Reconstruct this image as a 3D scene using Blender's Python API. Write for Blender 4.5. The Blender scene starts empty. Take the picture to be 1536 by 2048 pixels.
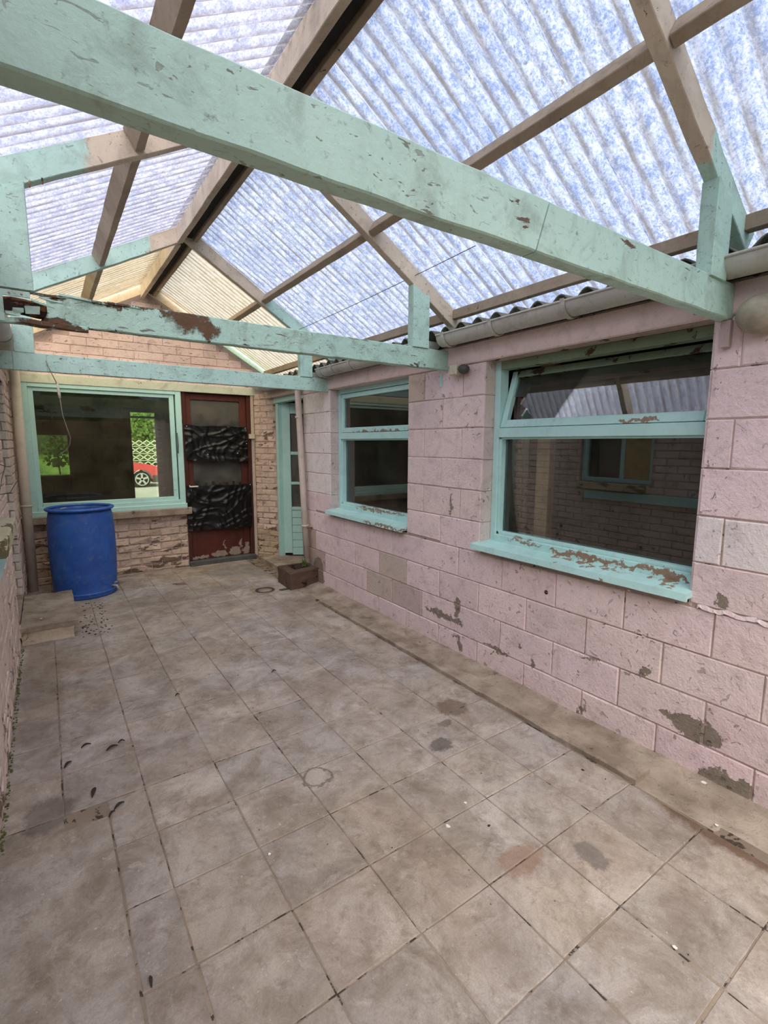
import bpy, bmesh, math, random
from mathutils import Vector, Matrix, noise
random.seed(7)
C = bpy.context.scene.collection
PI = math.pi

# ------------------------------------------------------------------ camera
F = 977.806
rows = [(0.82350957, -0.56728599, 0.00431217),
        (0.0745381, 0.11573343, 0.9904796),
        (0.56238427, 0.81534801, -0.137592)]
cam_d = bpy.data.cameras.new('camera')
cam_d.sensor_fit = 'HORIZONTAL'
cam_d.sensor_width = 36.0
cam_d.lens = F / 1536 * 36.0
cam_d.clip_start = 0.03
cam = bpy.data.objects.new('camera', cam_d)
C.objects.link(cam)
m = Matrix([[rows[0][i], rows[1][i], -rows[2][i], 0] for i in range(3)] + [[0, 0, 0, 1]])
m.translation = (0, 0, 1.5)
cam.matrix_world = m
bpy.context.scene.camera = cam

# ------------------------------------------------------------------ world, exposure
W = bpy.data.worlds.new('overcast_sky')
bpy.context.scene.world = W
W.use_nodes = True
wn = W.node_tree
wn.nodes.clear()
wo = wn.nodes.new('ShaderNodeOutputWorld')
wb = wn.nodes.new('ShaderNodeBackground')
wt = wn.nodes.new('ShaderNodeTexCoord')
wz = wn.nodes.new('ShaderNodeTexNoise')
wz.inputs['Scale'].default_value = 2.2
wz.inputs['Detail'].default_value = 4
wr = wn.nodes.new('ShaderNodeValToRGB')
wr.color_ramp.elements[0].position = 0.3
wr.color_ramp.elements[0].color = (0.72, 0.82, 1.0, 1)
wr.color_ramp.elements[1].position = 0.7
wr.color_ramp.elements[1].color = (0.92, 0.94, 1.0, 1)
wn.links.new(wt.outputs['Generated'], wz.inputs['Vector'])
wn.links.new(wz.outputs['Fac'], wr.inputs['Fac'])
wn.links.new(wr.outputs['Color'], wb.inputs['Color'])
wn.links.new(wb.outputs['Background'], wo.inputs['Surface'])
wb.inputs['Strength'].default_value = 1.25
sun_d = bpy.data.lights.new('hazy_sun', 'SUN')
sun_d.energy = 7.2
sun_d.angle = math.radians(75)
sun_d.color = (1.0, 0.93, 0.82)
sun = bpy.data.objects.new('hazy_sun', sun_d)
C.objects.link(sun)
sun.rotation_euler = Vector((0.5, 1.0, -1.05)).to_track_quat('-Z', 'Y').to_euler()

sc = bpy.context.scene
sc.view_settings.view_transform = 'Standard'
sc.view_settings.look = 'None'
sc.view_settings.gamma = 1
sc.view_settings.use_curve_mapping = False
sc.view_settings.exposure = 0.56
sc.cycles.max_bounces = 7
sc.cycles.diffuse_bounces = 4
sc.cycles.use_adaptive_sampling = True
sc.cycles.adaptive_threshold = 0.06
sc.cycles.transparent_max_bounces = 16
sc.cycles.sample_clamp_indirect = 6

# ------------------------------------------------------------------ materials
def lin(c):
    out = []
    for v in c:
        v /= 255.0
        out.append(v / 12.92 if v <= 0.04045 else ((v + 0.055) / 1.055) ** 2.4)
    return tuple(out) + (1,)

class G:
    def __init__(s, name):
        s.m = bpy.data.materials.new(name)
        s.m.use_nodes = True
        s.t = s.m.node_tree
        s.t.nodes.clear()
        s.out = s.t.nodes.new('ShaderNodeOutputMaterial')
    def put(s, node, key, v):
        i = node.inputs[key]
        if isinstance(v, bpy.types.NodeSocket): s.t.links.new(v, i)
        elif v is not None: i.default_value = v
    def n(s, typ, props=None, **ins):
        nd = s.t.nodes.new('ShaderNode' + typ)
        for k, v in (props or {}).items(): setattr(nd, k, v)
        for k, v in ins.items(): s.put(nd, k.replace('_', ' '), v)
        return nd
    def math(s, op, a, b=None, clamp=False):
        nd = s.t.nodes.new('ShaderNodeMath'); nd.operation = op; nd.use_clamp = clamp
        s.put(nd, 0, a)
        if b is not None: s.put(nd, 1, b)
        return nd.outputs[0]
    def vm(s, op, a, b=None):
        nd = s.t.nodes.new('ShaderNodeVectorMath'); nd.operation = op
        s.put(nd, 0, a)
        if b is not None: s.put(nd, 1, b)
        return nd.outputs['Value'] if op in ('LENGTH', 'DOT_PRODUCT') else nd.outputs[0]
    def mix(s, f, a, b, mode='MIX'):
        nd = s.t.nodes.new('ShaderNodeMix'); nd.data_type = 'RGBA'; nd.blend_type = mode
        s.put(nd, 0, f); s.put(nd, 6, a); s.put(nd, 7, b)
        return nd.outputs[2]
    def ramp(s, f, lo, hi, a=0.0, b=1.0):
        nd = s.t.nodes.new('ShaderNodeMapRange')
        s.put(nd, 'Value', f); s.put(nd, 'From Min', lo); s.put(nd, 'From Max', hi)
        s.put(nd, 'To Min', a); s.put(nd, 'To Max', b)
        return nd.outputs[0]
    def pos(s): return s.n('NewGeometry').outputs['Position']
    def noise(s, vec, scale, detail=3, rough=0.55, dist=0.0, stretch=None):
        if stretch: vec = s.vm('MULTIPLY', vec, stretch)
        return s.n('TexNoise', None, Vector=vec, Scale=scale, Detail=detail, Roughness=rough, Distortion=dist)
    def done(s, shader): s.t.links.new(shader, s.out.inputs['Surface']); return s.m

def weathered(name, base, base2=None, under=(120, 110, 98), chip=7.0, thr=0.64, thr2=None, bump=0.25, fine=90,
              rough=0.75, grime=0.25, spots=(), zwear=None, objcol=False, stretch=None, spec=0.3,
              second=None, split=None, streak=0.0, tone=1.6, pits=0.0, pscale=34, soft=18):
    g = G(name)
    p = g.pos()
    n1 = g.noise(p, tone, 5, 0.6).outputs['Fac']
    col = g.mix(g.ramp(n1, 0.35, 0.65), lin(base), lin(base2 or base))
    if second:                                  # second paint colour beyond a brush line
        axis, at, sign = split
        sep = g.n('SeparateXYZ', None, Vector=p)
        w = g.noise(p, 22, 3).outputs['Fac']
        v = g.math('ADD', sep.outputs[axis], g.math('MULTIPLY', g.math('SUBTRACT', w, 0.5), 0.12))
        col = g.mix(g.ramp(v, at - 0.01 * sign, at + 0.01 * sign), col, lin(second))
    if objcol:
        oi = g.n('ObjectInfo')
        col = g.mix(1.0, col, oi.outputs['Color'], 'MULTIPLY')
    gr = g.noise(p, 9, 7, 0.7, 0.6).outputs['Fac']
    col = g.mix(g.ramp(gr, 0.5, 0.78, 0, grime), col, lin((92, 80, 66)))
    gr2 = g.noise(p, fine * 0.7, 4, 0.7).outputs['Fac']
    col = g.mix(g.ramp(gr2, 0.6, 0.78, 0, grime * 1.3), col, lin((80, 70, 58)))
    if streak:
        st = g.noise(p, 14, 4, 0.6, 0, (1, 1, 0.12)).outputs['Fac']
        col = g.mix(g.ramp(st, 0.55, 0.8, 0, streak), col, lin((96, 84, 66)))
    c = g.noise(p, chip, 8, 0.68, 0.3, stretch).outputs['Fac']
    t = thr
    if zwear:
        z = g.n('SeparateXYZ', None, Vector=p).outputs['Z']
        t = g.ramp(z, zwear[0], zwear[1], zwear[2], thr)
    mask = g.math('MULTIPLY', g.math('SUBTRACT', c, t), 60, True)
    if spots:
        dn = g.noise(p, 16, 6, 0.7)
        d = g.vm('MULTIPLY', g.vm('SUBTRACT', dn.outputs['Color'], (0.5, 0.5, 0.5)), (0.16, 0.16, 0.16))
        pp = g.vm('ADD', p, d)
        for (a, b, e, ra, rb, re) in spots:
            q = g.vm('LENGTH', g.vm('DIVIDE', g.vm('SUBTRACT', pp, (a, b, e)), (ra, rb, re)))
            mask = g.math('MAXIMUM', mask, g.math('MULTIPLY', g.math('SUBTRACT', 1.0, q), soft, True))
    if pits:
        pn = g.noise(p, pscale, 3, 0.6, 0.8, stretch).outputs['Fac']
        pm = g.math('MULTIPLY', g.math('MULTIPLY', g.math('SUBTRACT', pn, 0.645), 40, True), pits)
        pm = g.math('MULTIPLY', pm, g.ramp(g.noise(p, 3.1, 3).outputs['Fac'], 0.4, 0.6, 0.25, 1.0))
        mask = g.math('MAXIMUM', mask, pm)
    un = g.mix(g.noise(p, 30, 5, 0.7).outputs['Fac'], lin(under), lin(tuple(v * 0.66 for v in under)))
    col = g.mix(mask, col, un)
    h = g.math('ADD', g.math('MULTIPLY', g.noise(p, fine, 5, 0.65).outputs['Fac'], 0.6),
               g.math('MULTIPLY', mask, -0.8))
    h = g.math('ADD', h, g.math('MULTIPLY', g.noise(p, fine * 0.2, 4, 0.6).outputs['Fac'], 0.7))
    b = g.n('Bump', None, Strength=bump, Distance=0.01, Height=h)
    s = g.n('BsdfPrincipled', None, Base_Color=col, Roughness=rough, Normal=b.outputs[0])
    s.inputs['Specular IOR Level'].default_value = spec
    return g.done(s.outputs[0])

def simple(name, base, rough=0.6, metal=0.0, spec=0.4, var=0.15, scale=12, bump=0.1, emis=None):
    g = G(name)
    p = g.pos()
    nz = g.noise(p, scale, 5, 0.65).outputs['Fac']
    col = g.mix(g.ramp(nz, 0.3, 0.75, 0, 1), lin(base), lin(tuple(v * (1 - var * 2) for v in base)))
    b = g.n('Bump', None, Strength=bump, Distance=0.004, Height=g.noise(p, scale * 6, 4).outputs['Fac'])
    s = g.n('BsdfPrincipled', None, Base_Color=col, Roughness=rough, Metallic=metal, Normal=b.outputs[0])
    s.inputs['Specular IOR Level'].default_value = spec
    return g.done(s.outputs[0])

def glass_mat(name, tint=(0.95, 0.97, 0.95), rough=0.0, dirt=0.06, bump=0.0, bscale=60):
    g = G(name)
    p = g.pos()
    tr = g.n('BsdfTransparent', None, Color=tint + (1,))
    kw = dict(Roughness=rough)
    if bump:
        kw['Normal'] = g.n('Bump', None, Strength=bump, Distance=0.01, Height=g.noise(p, bscale, 3).outputs['Fac']).outputs[0]
    gl = g.n('BsdfGlossy', None, Color=(0.95, 0.97, 0.97, 1), **kw)
    fr = g.n('Fresnel', None, IOR=1.52)
    # both faces of a pane reflect
    f2 = g.math('MULTIPLY', fr.outputs[0], 1.7, True)
    a = g.n('MixShader'); g.put(a, 0, f2); g.put(a, 1, tr.outputs[0]); g.put(a, 2, gl.outputs[0])
    df = g.n('BsdfDiffuse', None, Color=lin((165, 160, 140)))
    b = g.n('MixShader'); g.put(b, 0, g.ramp(g.noise(p, 5, 6, 0.7).outputs['Fac'], 0.35, 0.8, 0.01, dirt))
    g.put(b, 1, a.outputs[0]); g.put(b, 2, df.outputs[0])
    return g.done(b.outputs[0])

def sheet_mat(name, tint, tint2, opac, dirtc, axis_pitch=0.075):
    g = G(name)
    p = g.pos()
    sp = g.n('SeparateXYZ', None, Vector=p)
    big = g.noise(p, 1.3, 4, 0.6).outputs['Fac']
    mot = g.noise(p, 15, 10, 0.9, 0.25, (1, 1.6, 1)).outputs['Fac']
    fin = g.noise(p, 95, 6, 0.85, 0.3).outputs['Fac']
    v = g.math('ADD', g.math('MULTIPLY', mot, 0.6), g.math('MULTIPLY', fin, 0.4))
    col = g.mix(g.ramp(v, 0.45, 0.55), lin(tint2), lin(tint))
    col = g.mix(g.ramp(big, 0.35, 0.7, 0, 0.35), col, lin(tint2))
    # dirt lying along the corrugation valleys
    ph = g.math('SINE', g.math('MULTIPLY', sp.outputs['Y'], 2 * PI / axis_pitch))
    val = g.math('MULTIPLY', g.ramp(ph, -0.1, -0.9), g.ramp(g.noise(p, 7, 5, 0.7, 0, (0.5, 3, 0.5)).outputs['Fac'], 0.3, 0.62))
    spk = g.ramp(g.noise(p, 38, 3, 0.6).outputs['Fac'], 0.675, 0.70)
    dirt = g.math('MAXIMUM', g.math('MULTIPLY', val, 0.85), g.math('MULTIPLY', spk, 0.7))
    col = g.mix(dirt, col, lin(dirtc))
    bm = g.n('Bump', None, Strength=0.6, Distance=0.004, Height=v)
    tr = g.n('BsdfTransparent', None, Color=col)
    tl = g.n('BsdfTranslucent', None, Color=col, Normal=bm.outputs[0])
    df = g.n('BsdfPrincipled', None, Base_Color=col, Roughness=0.45, Normal=bm.outputs[0])
    a = g.n('MixShader'); g.put(a, 0, opac); g.put(a, 1, tr.outputs[0]); g.put(a, 2, tl.outputs[0])
    lw = g.n('LayerWeight', None, Blend=0.35)
    f = g.math('ADD', 0.10, g.math('MULTIPLY', lw.outputs['Facing'], 0.42))
    b = g.n('MixShader'); g.put(b, 0, f); g.put(b, 1, a.outputs[0]); g.put(b, 2, df.outputs[0])
    return g.done(b.outputs[0])

TQ = (184, 214, 200)
TQ2 = (168, 202, 187)
BARE = (216, 202, 180)
M = {}
M['beam'] = weathered('turquoise_beam_paint', TQ, TQ2, (112, 92, 74), chip=16, thr=0.655, bump=0.3, fine=60, rough=0.6, grime=0.55, stretch=(0.45, 1, 1.1), streak=0.15, pits=.8, pscale=55)
M['beam_rot'] = weathered('turquoise_rotten_paint', (176, 208, 190), TQ2, (112, 84, 60), chip=9, thr=0.62, bump=0.8, fine=45, rough=0.7, grime=0.8, pits=.8, soft=3,
    stretch=(0.35, 1, 1.5), spots=[(0.63, 2.6, 2.09, 0.11, 0.1, 0.06), (0.42, 2.6, 2.126, 0.26, 0.1, 0.014), (0.2, 2.6, 1.99, 0.30, 0.1, 0.014), (0.05, 2.6, 2.0, 0.12, 0.1, 0.03), (0.72, 2.6, 2.06, 0.06, 0.1, 0.04)])
M['rot'] = weathered('rotten_wood', (168, 112, 72), (128, 86, 58), (56, 38, 28), chip=10, thr=0.5, bump=0.9, fine=50, grime=0.5, stretch=(0.3, 1, 2))
M['bare'] = weathered('bare_timber', BARE, (176, 162, 144), (96, 76, 60), chip=12, thr=0.68, bump=0.25, fine=55, grime=0.45, rough=0.85, streak=0.15)
M['bare_dark'] = weathered('old_brown_timber', (176, 160, 138), (148, 132, 112), (66, 54, 44), chip=12, thr=0.66, bump=0.35, fine=60, grime=0.5, rough=0.9)
def rafter_mat(nm, at, sign):
    return weathered('rafter_paint_' + nm, BARE, (184, 170, 150), (100, 78, 60), pits=.7, chip=14, thr=0.67, bump=0.25, fine=60, grime=0.42, second=(178, 210, 196), split=('X', at, sign), streak=0.1)
M['joinery'] = weathered('turquoise_window_paint', (188, 229, 224), (178, 219, 213), (124, 90, 66), chip=12, thr=0.69, bump=0.18, fine=50, rough=0.5, grime=0.18)
M['joinery_worn'] = weathered('turquoise_flaking_window_paint', (188, 229, 224), (178, 219, 213), (172, 146, 122), chip=13, thr=0.67, bump=0.5, fine=45, rough=0.55, grime=0.22,
    spots=[(2.42, 1.52, .885, .2, .27, .018), (2.42, 1.2, .89, .2, .12, .014), (2.42, 1.07, .88, .2, .07, .018), (2.42, 1.95, .905, .2, .13, .008), (2.42, 1.3, 1.615, .2, .12, .012),
           (2.42, 3.6, 1.6, .2, .5, .018), (2.42, 3.6, .91, .2, .4, .012), (2.27, 3.3, .82, .1, .35, .012)])
M['head_worn'] = weathered('mouldy_window_head_paint', (128, 150, 124), (112, 128, 104), (80, 60, 44), chip=9, thr=0.58, bump=0.5, fine=45, grime=0.6)
M['block'] = weathered('painted_block', (231, 212, 208), (225, 205, 205), (160, 148, 132), chip=6.5, thr=0.69, bump=0.9, fine=60, rough=0.85, grime=0.36, pits=.75, pscale=26, objcol=True, spec=0.2,
    zwear=(0.0, 0.75, 0.62), tone=2.5,
    spots=[(2.33, 0.89, 0.225, .1, .115, .055), (2.33, 0.75, 0.045, .1, .10, .05), (2.33, 1.0, .245, .1, .05, .02), (2.33, 1.42, .36, .1, .06, .012), (2.33, 2.1, .18, .1, .12, .012), (2.33, 2.46, .35, .1, .03, .08), (2.33, 2.6, 0.25, .1, .22, .025), (2.33, 2.55, 1.08, .1, .012, .1),
           (2.33, 1.14, 0.4, .1, .025, .03), (2.33, 0.84, 0.84, .1, .03, .02), (2.33, 4.62, .1, .1, .14, .2)])
M['brick'] = weathered('painted_brick', (232, 216, 204), (210, 194, 180), (146, 122, 102), chip=8, thr=0.62, bump=0.7, fine=70, rough=0.9, grime=0.4, objcol=True, zwear=(0.0, 0.5, 0.54), spec=0.2, tone=3)
M['rough_brick'] = weathered('rough_painted_stone', (228, 206, 190), (204, 184, 168), (140, 118, 98), chip=7, thr=0.60, bump=1.0, fine=38, rough=0.9, grime=0.6, objcol=True, zwear=(0.0, 0.5, 0.54), spec=0.2, tone=3, pits=.6, pscale=20, stretch=(.5, 1, 1.6))
M['gable'] = weathered('pink_gable_paint', (220, 200, 200), (206, 184, 184), (136, 116, 104), chip=7, thr=0.68, bump=0.8, fine=60, rough=0.9, grime=0.45, pits=.8, objcol=True, spec=0.2, stretch=(0.5, 1, 1.5))
M['mortar'] = weathered('mortar', (190, 168, 160), (168, 148, 138), (96, 86, 76), chip=10, thr=0.6, bump=0.5, grime=0.5)
M['lintel'] = weathered('painted_lintel', (220, 200, 192), (206, 186, 178), (128, 116, 104), chip=8, thr=0.66, bump=0.4, fine=80, grime=0.35, rough=0.85)
M['white_block'] = M['block']

def floor_mat():
    g = G('worn_concrete_tile')
    p = g.pos()
    oi = g.n('ObjectInfo')
    a = g.noise(p, 1.1, 6, 0.65, 0.4).outputs['Fac']
    col = g.mix(g.ramp(a, 0.36, 0.64), lin((180, 165, 147)), lin((180, 173, 168)))
    b = g.noise(p, 4.5, 8, 0.72, 0.5).outputs['Fac']
    col = g.mix(g.ramp(b, 0.40, 0.66, 0, 0.85), col, lin((126, 112, 97)))
    b2 = g.noise(g.vm('ADD', p, (5, 3, 0)), 2.7, 7, 0.7, 0.6).outputs['Fac']
    col = g.mix(g.ramp(b2, 0.52, 0.68, 0, 0.6), col, lin((212, 202, 190)))
    b3 = g.noise(p, 14, 8, 0.8, 0.4).outputs['Fac']
    col = g.mix(g.ramp(b3, 0.52, 0.66, 0, 0.6), col, lin((118, 104, 90)))
    b4 = g.noise(g.vm('ADD', p, (9, 1, 0)), 11, 8, 0.8, 0.6).outputs['Fac']
    col = g.mix(g.ramp(b4, 0.56, 0.68, 0, 0.45), col, lin((214, 205, 194)))
    f = g.noise(p, 160, 4, 0.8).outputs['Fac']
    col = g.mix(g.ramp(f, 0.35, 0.7, 0, 0.4), col, lin((120, 109, 97)))
    sc2 = g.noise(p, 60, 2, 0.5).outputs['Fac']
    col = g.mix(g.ramp(sc2, 0.72, 0.76, 0, 0.5), col, lin((215, 208, 198)))
    col = g.mix(1.0, col, oi.outputs['Color'], 'MULTIPLY')
    dn = g.noise(p, 20, 5, 0.7)
    pp = g.vm('ADD', p, g.vm('MULTIPLY', g.vm('SUBTRACT', dn.outputs['Color'], (0.5, 0.5, 0.5)), (0.09, 0.09, 0)))
    for (x, y, rx, ry, s, c) in [(1.53, 1.71, .075, .055, .75, (86, 80, 74)), (1.82, 1.94, .1, .1, .7, (96, 78, 62)), (1.55, .89, .055, .075, .6, (92, 86, 80)),
                                 (1.32, 1.02, .1, .07, .5, (132, 96, 70)), (1.68, 1.84, .06, .03, .6, (92, 82, 74)), (-0.1, 2.25, .10, .13, .6, (90, 82, 74)),
                                 (2.1, 0.65, .13, .36, .85, (100, 76, 58)), (1.3, 2.6, .25, .2, .3, (120, 96, 76)), (1.0, 5.0, .7, .22, .35, (110, 98, 84)), (1.9, 4.1, .3, .3, .35, (120, 94, 72)),
                                 (-.12, 3.6, .12, 1.2, .35, (116, 100, 80)), (1.85, 5.6, .45, .35, .4, (116, 116, 112))]:
        q = g.vm('LENGTH', g.vm('DIVIDE', g.vm('SUBTRACT', g.vm('MULTIPLY', pp, (1, 1, 0)), (x, y, 0)), (rx, ry, 1)))
        col = g.mix(g.math('MULTIPLY', g.math('MULTIPLY', g.math('SUBTRACT', 1.0, q), 4, True), s), col, lin(c))
    # ring left by a pot
    q = g.vm('LENGTH', g.vm('DIVIDE', g.vm('SUBTRACT', g.vm('MULTIPLY', pp, (1, 1, 0)), (.91, 1.84, 0)), (.062, .062, 1)))
    ring = g.math('SUBTRACT', 1.0, g.math('MULTIPLY', g.math('ABSOLUTE', g.math('SUBTRACT', q, 1.0)), 6), True)
    col = g.mix(g.math('MULTIPLY', ring, .8), col, lin((78, 70, 62)))
    h = g.math('ADD', g.math('MULTIPLY', b, 1.2), g.math('MULTIPLY', f, 0.5))
    bm = g.n('Bump', None, Strength=0.28, Distance=0.01, Height=h)
    s = g.n('BsdfPrincipled', None, Base_Color=col, Roughness=g.ramp(b, 0.3, 0.7, 0.72, 0.92), Normal=bm.outputs[0])
    s.inputs['Specular IOR Level'].default_value = 0.3
    return g.done(s.outputs[0])
M['tile'] = floor_mat()
M['joint'] = weathered('joint_dirt', (158, 143, 125), (118, 104, 88), (80, 70, 60), chip=12, thr=0.55, bump=0.6)
M['concrete'] = weathered('old_concrete', (174, 160, 143), (138, 123, 106), (112, 98, 82), tone=4.5, pits=.4, chip=5, thr=0.66, bump=0.7, fine=70, grime=0.7, rough=0.9)
M['stone'] = weathered('stained_stone', (118, 96, 80), (88, 70, 58), (60, 48, 40), chip=9, thr=0.6, bump=0.8, fine=50, grime=0.6, rough=0.9)
M['step_side'] = weathered('lichen_step', (222, 208, 188), (204, 188, 160), (186, 160, 84), chip=9, thr=0.60, bump=0.8, fine=45, grime=0.4)
M['sheet'] = sheet_mat('translucent_sheet', (226, 229, 236), (134, 150, 186), 0.30, (128, 118, 106))
M['sheet_left'] = sheet_mat('translucent_sheet_soft', (230, 230, 238), (166, 168, 194), 0.34, (140, 132, 134))
M['sheet_yellow'] = sheet_mat('yellowed_sheet', (228, 220, 200), (200, 188, 162), 0.34, (146, 126, 98))
M['asbestos'] = weathered('grey_cement_sheet', (120, 118, 106), (96, 98, 84), (60, 66, 50), chip=9, thr=0.58, bump=0.5, grime=0.6)
M['ridge_dark'] = simple('ridge_cap_and_gap_shade', (40, 37, 34), 0.9)  # colour of the dark cap, also the painted shade in the ridge gap
M['gutter'] = weathered('grey_plastic_gutter', (194, 192, 182), (176, 174, 164), (112, 104, 88), chip=7, thr=0.7, bump=0.1, rough=0.5, grime=0.5, streak=0.25)
M['pipe'] = weathered('pink_grey_pipe', (206, 190, 180), (196, 190, 178), (130, 112, 96), chip=10, thr=0.68, bump=0.15, rough=0.55, grime=0.35, streak=0.15)
M['pipe_left'] = weathered('cream_pipe', (204, 200, 182), (206, 190, 180), (130, 112, 96), chip=10, thr=0.69, bump=0.15, rough=0.55, grime=0.35, streak=0.15)
M['glass'] = glass_mat('window_glass')
M['glass_dirty'] = glass_mat('dirty_glass', (0.62, 0.68, 0.55), dirt=0.12)
M['obscured'] = glass_mat('obscured_glass', (0.34, 0.32, 0.26), rough=0.25, dirt=0.35, bump=0.8, bscale=90)
M['door_red'] = weathered('red_brown_door_paint', (98, 48, 38), (80, 40, 32), (190, 170, 152), chip=8, thr=0.72, bump=0.25, grime=0.35, rough=0.55,
    spots=[(1.75, 6.22, 0.10, .1, .2, .035), (1.95, 6.22, 0.11, .08, .2, .06), (2.1, 6.22, .12, .05, .2, .08), (1.5, 6.22, .08, .12, .2, .02), (2.02, 6.22, .2, .015, .2, .06), (1.82, 6.22, .2, .008, .2, .07)])
M['frame_red'] = weathered('dark_red_frame', (80, 44, 36), (66, 36, 30), (140, 118, 100), chip=8, thr=0.72, bump=0.2, grime=0.3)
M['plastic'] = simple('black_plastic_sheeting', (15, 15, 17), 0.36, spec=0.45, var=0.1, scale=5, bump=0.05)
M['barrel'] = None
M['dark'] = simple('dark_interior', (58, 48, 42), 0.9)  # dimness of the unlit rooms put into their wall colour
M['darker'] = simple('very_dark_interior', (34, 30, 28), 0.9)  # still darker, room dimness put into ceilings and floors
M['brown_room'] = weathered('brown_room_blocks', (140, 112, 86), (116, 92, 70), (60, 48, 38), chip=5, thr=0.62, bump=0.4, grime=0.4)
M['cream'] = simple('cream_plastic', (222, 214, 190), 0.5)
M['grey_dark'] = simple('dark_grey', (86, 82, 76), 0.6)
M['metal'] = weathered('painted_metal_strap', (188, 170, 166), (170, 150, 148), (110, 84, 66), chip=30, thr=0.6, bump=0.2)
M['white'] = simple('white_paint_flake', (236, 232, 224), 0.7, var=0.05)
M['black_leaf'] = simple('dark_dry_leaf', (52, 42, 36), 0.8)
M['grass'] = simple('grass', (104, 138, 58), 0.9, var=0.3, scale=3)
M['leaf'] = simple('green_leaf', (124, 164, 66), 0.6, var=0.3, scale=6)
M['road'] = simple('pale_road', (206, 204, 206), 0.9, var=0.04, scale=2)
M['car'] = simple('red_car_paint', (226, 84, 92), 0.25, spec=0.6, var=0.02)
M['tyre'] = simple('black_tyre', (38, 38, 40), 0.8)
M['alloy'] = simple('silver_alloy', (206, 206, 210), 0.35, 0.3, var=0.03)
M['screen'] = simple('white_screen_block', (238, 236, 230), 0.8, var=0.06)
M['curtain'] = weathered('patterned_curtain', (206, 190, 186), (160, 190, 168), (188, 110, 120), chip=14, thr=0.56, bump=0.2, grime=0.1)
M['post_in'] = weathered('cream_inner_post', (240, 222, 184), (222, 200, 160), (120, 96, 70), chip=8, thr=0.66, grime=0.3)
M['blind'] = simple('tan_board', (206, 180, 120), 0.8)
M['moss'] = simple('mossy_edge', (112, 116, 66), 0.95, var=0.25, scale=40, bump=0.6)
M['cable'] = simple('grey_cable', (150, 146, 130), 0.6)
M['wire'] = simple('thin_dark_wire', (84, 80, 78), 0.6)
def barrel_mat():
    g = G('blue_plastic'); p = g.pos()
    n = g.noise(p, 5, 6, 0.7, 0.5).outputs['Fac']
    col = g.mix(g.ramp(n, 0.35, 0.7), lin((52, 104, 188)), lin((40, 80, 158)))
    n2 = g.noise(p, 14, 7, 0.75, 0.6).outputs['Fac']
    col = g.mix(g.ramp(n2, 0.52, 0.72, 0, 0.6), col, lin((118, 126, 140)))
    n3 = g.noise(p, 45, 3, 0.6).outputs['Fac']
    col = g.mix(g.ramp(n3, 0.73, 0.76, 0, 0.7), col, lin((200, 205, 210)))
    s = g.n('BsdfPrincipled', None, Base_Color=col, Roughness=g.ramp(n, .3, .7, .35, .6))
    return g.done(s.outputs[0])
M['barrel'] = barrel_mat()

# ------------------------------------------------------------------ geometry helpers
def link(name, bm, mat, parent=None, smooth=False, recalc=True):
    if recalc: bmesh.ops.recalc_face_normals(bm, faces=bm.faces)
    me = bpy.data.meshes.new(name)
    bm.to_mesh(me); bm.free()
    if mat: me.materials.append(mat)
    if smooth:
        for f in me.polygons: f.use_smooth = True
    o = bpy.data.objects.new(name, me); C.objects.link(o)
    if parent:
        o.parent = parent
        o.matrix_parent_inverse = Matrix.Translation(-parent.location)
    return o
def empty(name, loc=(0, 0, 0), label=None, cat=None, kind=None, group=None):
    o = bpy.data.objects.new(name, None); C.objects.link(o); o.location = loc; o.empty_display_size = 0.1
    return tag(o, label, cat, kind, group)
def tag(o, label=None, cat=None, kind=None, group=None):
    if label: o['label'] = label
    if cat: o['category'] = cat
    if kind: o['kind'] = kind
    if group: o['group'] = group
    return o
def add_box(bm, a, b, bev=0.0, jit=0.0):
    xs = (min(a[0], b[0]), max(a[0], b[0])); ys = (min(a[1], b[1]), max(a[1], b[1])); zs = (min(a[2], b[2]), max(a[2], b[2]))
    tmp = bmesh.new()
    r = bmesh.ops.create_cube(tmp, size=1)
    for v in tmp.verts:
        v.co = Vector((xs[v.co.x > 0], ys[v.co.y > 0], zs[v.co.z > 0]))
        if jit: v.co += Vector([random.uniform(-jit, jit) for _ in range(3)])
    if bev: bmesh.ops.bevel(tmp, geom=tmp.edges[:], offset=bev, segments=1, affect='EDGES')
    me = bpy.data.meshes.new('t'); tmp.to_mesh(me); tmp.free(); bm.from_mesh(me); bpy.data.meshes.remove(me)
def box(name, a, b, mat, parent=None, bev=0.003, jit=0.0):
    bm = bmesh.new(); add_box(bm, a, b, bev, jit); return link(name, bm, mat, parent)
def add_beam(bm, p0, p1, w, h, up=(0, 0, 1), seg=1, jit=0.0, bev=0.003):
    """bar from p0 to p1 (centre line); w across, h along up"""
    p0 = Vector(p0); p1 = Vector(p1); d = (p1 - p0).normalized(); up = Vector(up)
    up = (up - d * up.dot(d)).normalized(); s = d.cross(up)
    rings = []
    prof = [(-w/2 + bev, -h/2), (w/2 - bev, -h/2), (w/2, -h/2 + bev), (w/2, h/2 - bev), (w/2 - bev, h/2), (-w/2 + bev, h/2), (-w/2, h/2 - bev), (-w/2, -h/2 + bev)]
    for i in range(seg + 1):
        c = p0.lerp(p1, i / seg)
        ring = []
        for (a, b) in prof:
            q = c + s * a + up * b
            if jit:
                n = noise.noise_vector(q * 9)
                q += (s * n.x + up * n.y) * jit
            ring.append(bm.verts.new(q))
        rings.append(ring)
    for a, b in zip(rings, rings[1:]):
        for k in range(8): bm.faces.new((a[k], a[(k + 1) % 8], b[(k + 1) % 8], b[k]))
    bm.faces.new(rings[0][::-1]); bm.faces.new(rings[-1])
def beam(name, p0, p1, w, h, mat, parent=None, **k):
    bm = bmesh.new(); add_beam(bm, p0, p1, w, h, **k); return link(name, bm, mat, parent)
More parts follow.
